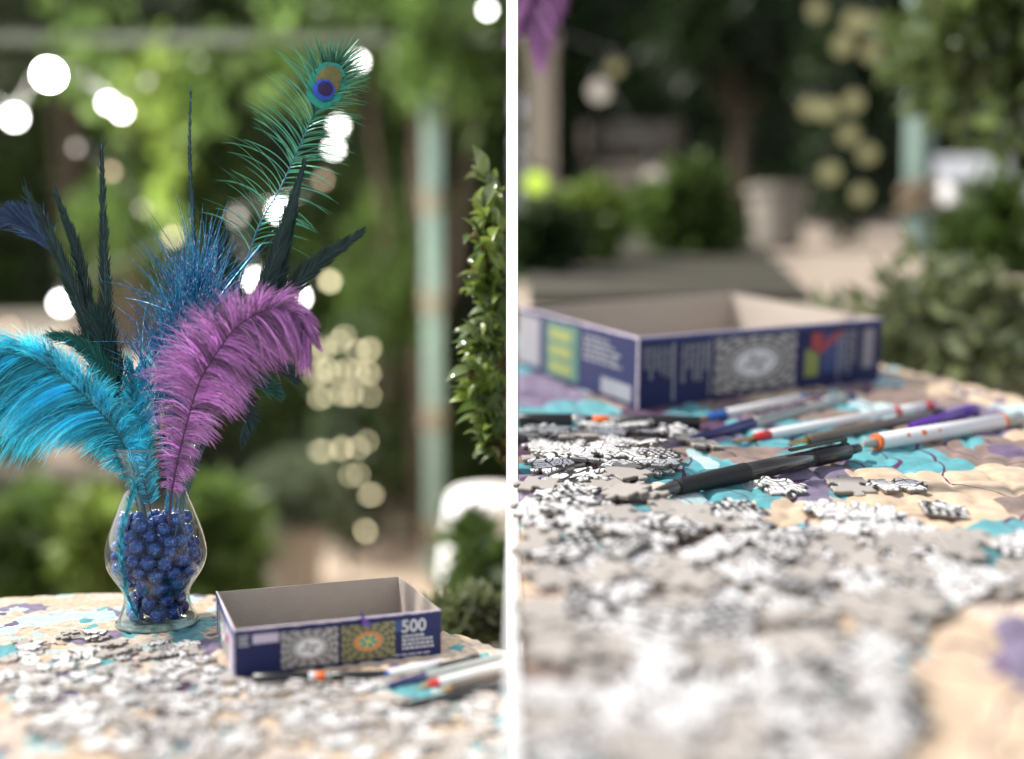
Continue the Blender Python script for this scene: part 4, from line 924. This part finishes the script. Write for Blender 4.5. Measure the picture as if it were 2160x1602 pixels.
# ------------------------------------------------------------------ leafy shrub beside the divider (leaf by leaf)
def leaf_mesh(Lf, Wf, m, nm='leaf'):
    v, f = [], []; n = 7
    for i in range(n + 1):
        u = i / n; wd = Wf * .5 * math.sin(pi * min(1, u * 1.02) ** .85) if i < n else 0; z = Lf * .18 * math.sin(u * pi * .8) - Lf * .08 * u * u
        v += [(u * Lf, -wd, z + wd * .35), (u * Lf, 0, z), (u * Lf, wd, z + wd * .35)]
    for i in range(n): a = i * 3; f += [(a, a+3, a+4, a+1), (a+1, a+4, a+5, a+2)]
    me = new_mesh(nm, v, f, m, None, True, [1.0] * len(v)); return me
lm = [leaf_mesh(.025, .0105, M['leaf']), leaf_mesh(.023, .0110, M['leafg']), leaf_mesh(.024, .0105, M['leafn']), leaf_mesh(.017, .007, M['leafy']), leaf_mesh(.028, .0125, M['leafg'])]
sb = at(1077, 700, 1.14); t = thing('shrub', 'upright shrub with fresh pointed leaves beside the white divider', 'shrub', T(sb[0], sb[1], 0), 'shrubs by the vase table'); off = np.array([sb[0], sb[1], 0]); r = np.random.default_rng(91)
b = MB(); b.tube([(0, .0, 0), (.002, 0, .4), (0, 0, .75), (0, .002, 1.02), (-.004, 0, 1.13)], [.004, .0035, .003, .002, .0008], 8); tips = []
for k in range(44):
    py = r.uniform(370, 940); lim = np.interp(py, [340, 400, 470, 560, 640, 720, 800, 880, 960], [1040, 1003, 985, 975, 995, 990, 975, 1005, 1030]); tx = r.uniform(lim + 2, 1050)
    p1 = at(tx, py, 1.14 + r.normal(0, .012)) - off; z0 = p1[2] - r.uniform(.02, .06); p0 = np.array([0, 0, z0]); mid = (p0 + p1) / 2 + np.array([0, 0, -.004])
    b.tube([p0, mid, p1], [.0013, .001, .0006], 5); tips.append((p0, mid, p1))
b.build('branches', M['bark'], t)
for (p0, mid, p1) in tips:
    for q in range(13):
        u = r.uniform(.15, 1.0); p = p0 * (1-u)**2 + 2 * mid * u * (1-u) + p1 * u * u
        dr = Vector((p1 - p0)).normalized() * .6 + Vector(r.normal(0, .75, 3)); dr.y *= .7; dr.normalize(); ww = Vector(p) + dr * .022
        if px_of(ww + Vector(off))[0] > 1062: dr.x = -abs(dr.x); ww = Vector(p) + dr * .022
        if px_of(ww + Vector(off))[0] > 1066 or px_of(Vector(p) + Vector(off))[0] > 1064: continue
        up = (Vector((-.2, -.35, 1)) + Vector(r.normal(0, .35, 3))); y = up.cross(dr).normalized(); z = dr.cross(y); sc = r.uniform(.8, 1.4)
        obj('leaf', lm[r.choice(5, p=[.2, .16, .42, .1, .12])], t, Matrix(((dr.x*sc, y.x*sc, z.x*sc, p[0]), (dr.y*sc, y.y*sc, z.y*sc, p[1]), (dr.z*sc, y.z*sc, z.z*sc, p[2]), (0, 0, 0, 1))))

# ------------------------------------------------------------------ planting, left garden
shrub('shrub', 'low small-leaved glossy shrub right behind the smaller box', 'shrub', 985, 1330, 125, 95, 1.30, 1500, .024, M['leafp'], 101, 0, 'shrubs by the vase table', asp=.36, rz=.05)
shrub('shrub', 'loose sunlit shrub in front of the mint post and white cloth', 'shrub', 1000, 1195, 74, 112, 2.1, 900, .05, M['leaf'], 103, 0, 'shrubs by the vase table', rz=.1)
shrub('shrub', 'bright green shrub low at the far left under the dark bench', 'shrub', 60, 1165, 130, 130, 3.2, 1300, .09, M['leaf'], 105, 0, 'low shrubs behind the vase')
shrub('shrub', 'yellow-green shrub against the pale wall behind the turquoise plume', 'shrub', 30, 880, 90, 90, 4.2, 900, .09, M['leafl'], 106, 0, 'low shrubs behind the vase')
shrub('shrub', 'lime-tinted shrub just left of the vase bowl', 'shrub', 205, 1150, 85, 120, 3.0, 900, .09, M['leafl'], 107, 0, 'low shrubs behind the vase')
shrub('shrub', 'bright green shrub just right of the vase bowl', 'shrub', 470, 1150, 105, 135, 3.3, 1300, .09, M['leaf'], 109, 0, 'low shrubs behind the vase')
shrub('shrub', 'sunlit green shrub high behind the glitter spray', 'shrub', 290, 500, 150, 170, 5.0, 1700, .11, M['leaf'], 111, 0, 'tall shrubs behind the feathers')
shrub('shrub', 'green shrub behind the tall straight tail feather', 'shrub', 250, 470, 90, 90, 4.6, 700, .10, M['leaf'], 113, 0, 'tall shrubs behind the feathers')
shrub('shrub', 'green shrub between the peacock feather and the mint post', 'shrub', 810, 560, 90, 190, 4.9, 1500, .11, M['leaf'], 115, 0, 'tall shrubs behind the feathers')
shrub('tree', 'leafy tree crown spreading behind the mint post at the top', 'tree', 880, 90, 260, 130, 4.9, 2600, .11, M['leaf'], 117, 0)
shrub('tree', 'dark tree crown above the string of lights at the top left', 'tree', 150, 60, 260, 120, 5.2, 2300, .11, M['leafs'], 119, 0)
shrub('conifer', 'dark slim conifer wrapped in warm fairy lights behind the purple plume', 'conifer', 735, 930, 78, 290, 4.35, 2600, .06, M['leafd'], 121, 0, None, rz=.13, clump=30)
# vines on the pergola
def vine(label, px, y0, y1, d, m, seed, wd=24, n=150, size=.075):
    r = np.random.default_rng(seed); top = at(px, y0, d); t = thing('hanging_vine', label, 'vine', T(*top), 'vines hanging from the pergola'); nn = 12
    ln = np.array([at(px + 10 * math.sin(k * 1.3 + seed), y0 + (y1 - y0) * k / (nn - 1), d) for k in range(nn)]) - top
    b = MB(); b.tube(ln, .004, 5); b.build('stem', M['bark'], t); i = r.integers(0, nn, n); pos = ln[i] + r.normal(0, wd / F * d * .5, (n, 3)) * [1, .8, 1.4]
    v, f, s = leaves(pos, np.tile([0, -1., 0], (n, 1)), size, seed=seed, asp=.7, shade=(.8, 1.7)); obj('foliage', new_mesh('foliage', v, f, m, None, False, s), t); return t
PD = 4.3
vine('long lime vine hanging left of the thin quill', 352, 100, 470, PD, M['leafl'], 131, 26, 190)
vine('green vine hanging right of the thin quill', 425, 90, 260, PD, M['leaf'], 133, 34, 160)
vine('short vine hanging at the left of the pergola beam', 300, 100, 250, PD, M['leafl'], 135, 20, 80)
vine('dense vine climbing about the top of the mint post', 905, 20, 190, PD - .15, M['leaf'], 137, 60, 260)
vine('short vine hanging near the top right of the garden beside the divider', 1000, 0, 200, PD, M['leaf'], 139, 40, 160)
vine('leafy vine draped along the left half of the pergola beam', 190, 60, 140, PD, M['leaf'], 141, 90, 200)
vine('leafy vine draped over the pergola beam above the peacock feather', 600, 40, 130, PD, M['leaf'], 143, 110, 260)
# pergola
pb = at(915, 1215, PD); t = thing('pergola', 'mint painted pergola post and beams with rope ties', 'pergola', T(pb[0], pb[1], 0)); hw = 14 / F * PD
topz = at(915, 95, PD)[2]
b = MB(); b.box((-hw, -hw, 0), (hw, hw, topz + .05)); po = b.build('post', M['mint'], t); po.rotation_euler = (0, 0, .42)
b = MB(); b.box((-2.6, -.03, topz - .015), (.25, .03, topz + .004)); b.build('beam', M['beamg'], t)
b = MB(); b.box((-2.6, .6, topz + .16), (.25, .66, topz + .2)); b.build('beam', M['beamg'], t)
for yy in (432, 640, 880, 1120):
    b = MB(); z = at(915, yy, PD)[2]; pts = []
    for k in range(40):
        a = k / 39 * 5 * pi; pts.append((hw * 1.55 * math.cos(a), hw * 1.55 * math.sin(a), z + .11 * (k / 39 - .5)))
    b.tube(pts, .011, 6); b.build('rope_tie', M['rope'], po)
# topiary in stone pot
def potted(label, px, pyt, pyb, rx, d, dome, seed, m, zf=0.0):
    c = at(px, pyb, d); t = thing('potted_topiary', label, 'potted plant', T(c[0], c[1], zf)); hw_ = rx / F * d; ht = at(px, pyt, d)[2] - zf
    b = MB(); b.lathe([(hw_ * .72, 0), (hw_ * .8, .02), (hw_ * .95, ht * .85), (hw_ * 1.08, ht * .86), (hw_ * 1.1, ht), (hw_ * .95, ht), (hw_ * .9, ht * .9), (.01, ht * .9)], 28); b.build('pot', M['stone'], t, smooth=False)
    if dome:
        r = np.random.default_rng(seed); q = r.normal(size=(3800, 3)); q /= np.linalg.norm(q, axis=1, keepdims=True); q[:, 2] = np.abs(q[:, 2]); R = np.array([dome[0] / F * d, dome[0] / F * d, dome[1] / F * d]); pos = q * R * r.uniform(.9, 1.04, (3800, 1)) + [0, 0, ht]
        v, f, s = leaves(pos, q, .03, seed=seed, asp=.6); obj('foliage', new_mesh('foliage', v, f, m, None, False, s), t)
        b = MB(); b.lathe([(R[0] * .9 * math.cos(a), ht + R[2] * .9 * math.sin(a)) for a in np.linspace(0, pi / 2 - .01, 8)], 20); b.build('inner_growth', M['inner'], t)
    return t
potted('round clipped topiary in a pale stone pot between vase and fairy lights', 618, 1098, 1200, 68, 3.9, (112, 135), 151, M['leafs'])
# bench, wall and cloth-covered table at the left and right of the left garden
c = at(100, 1000, 3.7); t = thing('bench', 'dark low timber bench behind the turquoise plume', 'bench', T(c[0], c[1], 0)); wz = c[2]
for k, (y, z) in enumerate(((-.15, wz), (-.03, wz + .003), (.09, wz), (.2, wz + .17), (.2, wz + .32))):
    b = MB(); b.box((-.55, y, z - .03), (.30, y + .1, z + (.02 if k < 3 else .08))); b.build('slat', M['darkw'] if k < 3 else M['bench'], t)
b = MB(); b.box((-.56, -.175, at(0, 1062, 3.7)[2]), (.31, -.152, wz + .015)); b.build('apron', M['darkw'], t)
for x in (-.5, .22):
    b = MB(); b.box((x, -.12, 0), (x + .06, .2, wz - .031)); b.build('leg', M['darkw'], t)
c = at(30, 800, 4.6); t = thing('garden_wall', 'pale plaster garden wall low at the far left behind the plume', 'wall', T(c[0], c[1], 0)); b = MB(); b.box((-1.2, 0, 0), (.22, .18, at(0, 690, 4.6)[2])); b.build('wall_body', M['plaster'], t); b = MB(); b.box((-1.25, -.04, at(0, 690, 4.6)[2] + .001), (.27, .22, at(0, 690, 4.6)[2] + .06)); b.build('coping', M['stone'], t)
c = at(1030, 1090, 3.0); t = thing('side_table', 'white cloth covered table beyond the shrubs beside the divider', 'table', T(c[0], c[1], 0))
zt = at(0, 1035, 3.0)[2]; n = 40; v = [(0, 0, zt)]; f = []
for k, (rr0, z) in enumerate(((.05, zt), (.10, zt - .004), (.115, zt - .02), (.13, zt - .2), (.15, .05))):
    for i in range(n): a = 2*pi*i/n; q = rr0 * (1 + (.08 * math.sin(9*a) if k > 2 else 0)); v.append((q * math.cos(a), q * math.sin(a) * 1.4, z))
f = [(0, 1 + i, 1 + (i+1) % n) for i in range(n)] + [(1+k*n+i, 1+(k+1)*n+i, 1+(k+1)*n+(i+1) % n, 1+k*n+(i+1) % n) for k in range(4) for i in range(n)]
obj('tablecloth', new_mesh('tablecloth', v, f, M['cloth'], None, True), t)

# ------------------------------------------------------------------ lights
b = MB(); b.lathe([(math.sin(pi * i / 10) + 1e-5, -math.cos(pi * i / 10)) for i in range(11)], 16); ball = (b.v, b.f)
E_ = {'w': emit('bulb_white', (1, .97, .92), 12), 'ww': emit('bulb_hot', (1, .98, .95), 40), 'y': emit('bulb_warm', (1, .88, .54), 4.2), 'p': emit('bulb_peach', (1, .72, .48), 2.6), 'dim': emit('bulb_dim', (1, .88, .74), .42), 'dimy': emit('bulb_dim_warm', (.9, .84, .42), .25), 'lime': emit('lime_glow_spot', (.62, .85, .10), .85), 'dg': emit('bulb_grey', (1, .9, .8), 1.3)}
def bulb(par, p, rad, k):
    me = new_mesh('bulb', np.array(ball[0]) * rad, ball[1], E_[k], None, True); return obj('bulb', me, par, T(*p))
def string(label, pts, name='string_lights', cord=True, group='strings of lights'):
    """pts: (px, py, depth, radius in px, kind)"""
    o0 = at(pts[0][0], pts[0][1], pts[0][2]); t = thing(name, label, 'string lights', T(*o0), group); ln = [at(p[0], p[1] - p[3] - 3, p[2]) - o0 for p in pts]
    b = MB(); q = smooth_line(ln, len(ln) * 8); q[:, 2] += -.0 ; b.tube(q, .004, 5); b.build('cord', M['cord'], t)
    for p in pts:
        q0 = at(p[0], p[1], p[2]) - o0; rb = p[3] / F * p[2]; sk = MB(); sk.lathe([(rb * .38, rb * .86), (rb * .42, rb * 1.3), (rb * .3, rb * 1.7)], 10, close=True); sk.build('socket', M['cord'], t, T(*q0))
        bb = bulb(t, at(p[0], p[1], p[2]) - o0, p[3] / F * p[2] * rng.uniform(.78, .98), p[4])
        if p[4] in ('w', 'ww') and p[3] >= 14:            # the large lit globes light the planting round them
            ld = bpy.data.lights.new('bulb_light', 'POINT'); ld.energy = 30; ld.shadow_soft_size = p[3] / F * p[2] * 1.2; ld.color = (1, .95, .86)
            lo = obj('bulb_light', ld, bb)
    return t
string('festoon string with large white globe bulbs at the top left', [(-40, 190, 3.4, 16, 'w'), (30, 248, 3.4, 17, 'w'), (103, 158, 3.2, 23, 'ww'), (228, 218, 3.3, 14, 'w'), (256, 236, 3.3, 14, 'w'), (310, 172, 3.5, 7, 'dg'), (420, 130, 4.2, 6, 'dg')])
string('string of small round bulbs running down behind the peacock feather', [(1028, 22, 3.9, 8, 'w'), (757, 130, 3.7, 9, 'w'), (714, 266, 3.7, 10, 'w'), (704, 314, 3.7, 10, 'w'), (682, 380, 3.7, 7, 'p'), (590, 445, 3.7, 15, 'w'), (500, 458, 3.7, 10, 'dg'), (540, 592, 3.7, 14, 'w'), (627, 628, 3.6, 17, 'w'), (696, 594, 3.7, 8, 'y')])
string('string of white bulbs low at the left behind the dark feathers', [(160, 312, 3.8, 7, 'dg'), (234, 362, 3.8, 7, 'p'), (300, 440, 3.9, 6, 'dg'), (365, 500, 3.9, 8, 'y'), (130, 640, 3.5, 18, 'w'), (98, 712, 3.6, 8, 'dg'), (20, 690, 3.7, 7, 'p')])
fl = []
for (x, y) in [(668, 742), (690, 735), (684, 741), (720, 722), (729, 712), (752, 742), (775, 738), (782, 736), (662, 790), (680, 786), (690, 787), (712, 786), (735, 775), (753, 790), (775, 785), (781, 787), (674, 838), (684, 836), (720, 834), (738, 836), (745, 832), (778, 832), (664, 962), (671, 957), (685, 952), (717, 948), (723, 945), (755, 942), (775, 932), (738, 1004), (757, 1004), (778, 1046), (783, 1042), (714, 1082), (773, 1120), (770, 1116)]:
    fl.append((x + rng.normal(0, 2.5), y + rng.normal(0, 2.5), 4.2, 5, 'y'))
string('warm fairy lights coiled around the dark conifer behind the purple plume', fl, 'fairy_lights')

# ------------------------------------------------------------------ garden behind the sloping table
def rzp(px, py, d): return ramp_z(at(px, py, d)[1])
fr_ = []
for (x, y, k) in [(1722, 22, 'dimy'), (1800, 45, 'dimy'), (1835, 50, 'dimy'), (1778, 95, 'dimy'), (1838, 110, 'dimy'), (1708, 228, 'dimy'), (1745, 232, 'dimy'), (1800, 215, 'dimy'), (1790, 285, 'dimy'), (1830, 325, 'dimy'), (1750, 365, 'dimy'), (1815, 410, 'dimy')]:
    fr_.append((x, y, 3.6 + .01 * (len(fr_) % 3), 21, k))
string('dim warm fairy lights coiled around the dark conifer on the terrace', fr_, 'fairy_lights')
shrub('conifer', 'dark narrow conifer with dim fairy lights on the terrace', 'conifer', 1780, 240, 92, 300, 3.95, 2400, .07, M['leafd'], 171, rzp(1780, 400, 3.95), None, rz=.16, clump=30)
string('loose pale bulbs and an added lime glow above the terrace bench', [(1098, 60, 4.2, 14, 'dim'), (1296, 142, 4.0, 20, 'dimy'), (1264, 192, 3.8, 25, 'dim'), (1375, 377, 3.6, 25, 'dim'), (1130, 386, 3.4, 24, 'lime')])  # lime ball is added, glowing for a bright spot among the leaves
c = at(1320, 420, 4.4); zr = ramp_z(c[1]); t = thing('bench', 'weathered pale bench standing on the terrace above the large box', 'bench', T(c[0], c[1], zr))
for (za, zb_, ya) in ((345, 405, 0), (240, 305, .22)):
    z0, z1 = at(0, zb_, 4.4)[2] - zr, at(0, za, 4.4)[2] - zr
    b = MB(); b.box((-.17, ya, z0), (.26, ya + .05, z1)); b.build('slat', M['bench'], t)
for x in (-.15, .20):
    b = MB(); b.box((x, .1, 0), (x + .05, .19, at(0, 240, 4.4)[2] - zr)); b.build('leg', M['darkw'], t)
c = at(1140, 300, 4.3); zr = ramp_z(c[1]); t = thing('stone_pillar', 'pillar coloured dark for shade beside the divider at the back of the terrace', 'pillar', T(c[0], c[1], zr)); b = MB(); hz = at(0, 112, 4.3)[2] - zr; b.box((-.055, -.055, 0), (.055, .055, hz)); b.build('shaft', M['bench'], t); b = MB(); b.box((-.068, -.068, hz + .001), (.068, .068, hz + .05)); b.build('cap', M['bench'], t)  # dark timber colour stands in for shade on the pillar
shrub('shrub', 'rounded green shrub on the terrace behind the large box', 'shrub', 1450, 460, 105, 90, 3.3, 1500, .09, M['leaf'], 181, rzp(1450, 500, 3.3), 'terrace shrubs')
shrub('shrub', 'pale lime shrub on the terrace near the divider', 'shrub', 1225, 480, 75, 70, 3.0, 700, .09, M['leafl'], 183, rzp(1225, 500, 3.0), 'terrace shrubs')
shrub('shrub', 'dark shrub on the terrace directly beside the divider', 'shrub', 1140, 520, 60, 70, 2.7, 700, .08, M['leafd'], 185, rzp(1140, 540, 2.7), 'terrace shrubs')
potted('low pale stone pot on the terrace path beside the dark conifer', 1640, 395, 505, 62, 3.7, None, 187, M['leafs'], rzp(1640, 500, 3.7))
shrub('shrub', 'glossy small-leaved shrub right of the large box', 'shrub', 1990, 705, 270, 150, 1.95, 1150, .062, M['leafp'], 191, rzp(1985, 700, 2.2) - .05, 'terrace shrubs', asp=.38, rz=.12)
shrub('shrub', 'soft green shrub under the white seat cushions at the right edge', 'shrub', 2090, 500, 110, 110, 2.8, 900, .07, M['leaf'], 193, rzp(2090, 600, 2.8), 'terrace shrubs')
shrub('tree', 'overhanging tree with glossy dark leaves at the top right corner', 'tree', 2085, 120, 200, 190, 2.3, 1200, .08, M['leafg'], 195, ramp_z(2.3), None, asp=.42, rz=.2, lean=.35)
shrub('tree', 'dark green tree crown behind the terrace lights', 'tree', 1560, 60, 200, 220, 5.3, 2200, .12, M['leafd'], 197, ramp_z(5.3))
c = at(1935, 565, 3.3); zr = ramp_z(c[1]); t = thing('pergola', 'mint painted post with rope tie rising from the terrace', 'pergola', T(c[0], c[1], zr)); hw = 37 / F * 3.3 * .55; zt = at(0, -40, 3.3)[2] - zr
b = MB(); b.box((-hw, -hw, 0), (hw, hw, zt)); po = b.build('post', M['mint'], t); po.rotation_euler = (0, 0, .42)
b = MB(); b.box((-.06, -.04, zt + .001), (1.2, .04, zt + .09)); b.build('beam', M['mint'], t)
for yy in (140, 420):
    b = MB(); z = at(0, yy, 3.3)[2] - zr; b.tube([(hw * 1.55 * math.cos(k / 29 * 4 * pi), hw * 1.55 * math.sin(k / 29 * 4 * pi), z + .1 * (k / 29 - .5)) for k in range(30)], .02, 6); b.build('rope_tie', M['rope'], po)
c = at(2070, 420, 3.6); zr = ramp_z(c[1]); t = thing('garden_sofa', 'white cushioned garden seat behind the shrubs at the right edge', 'sofa', T(c[0], c[1], zr))
z0, z1 = at(0, 400, 3.6)[2] - zr, at(0, 310, 3.6)[2] - zr
def soft(name, a, b_, par):
    bb = MB(); bb.box(a, b_); o = bb.build(name, M['cloth'], par); md = o.modifiers.new('soft', 'BEVEL'); md.width = .02; md.segments = 3; return o
soft('seat_cushion', (-.15, -.1, z0 - .06), (.2, .18, z0 + .02), t); soft('back_cushion', (-.14, .181, z0 - .05), (.19, .26, z1), t)
b = MB(); b.box((-.16, -.1, 0), (.21, .27, z0 - .062)); b.build('frame', M['darkw'], t)
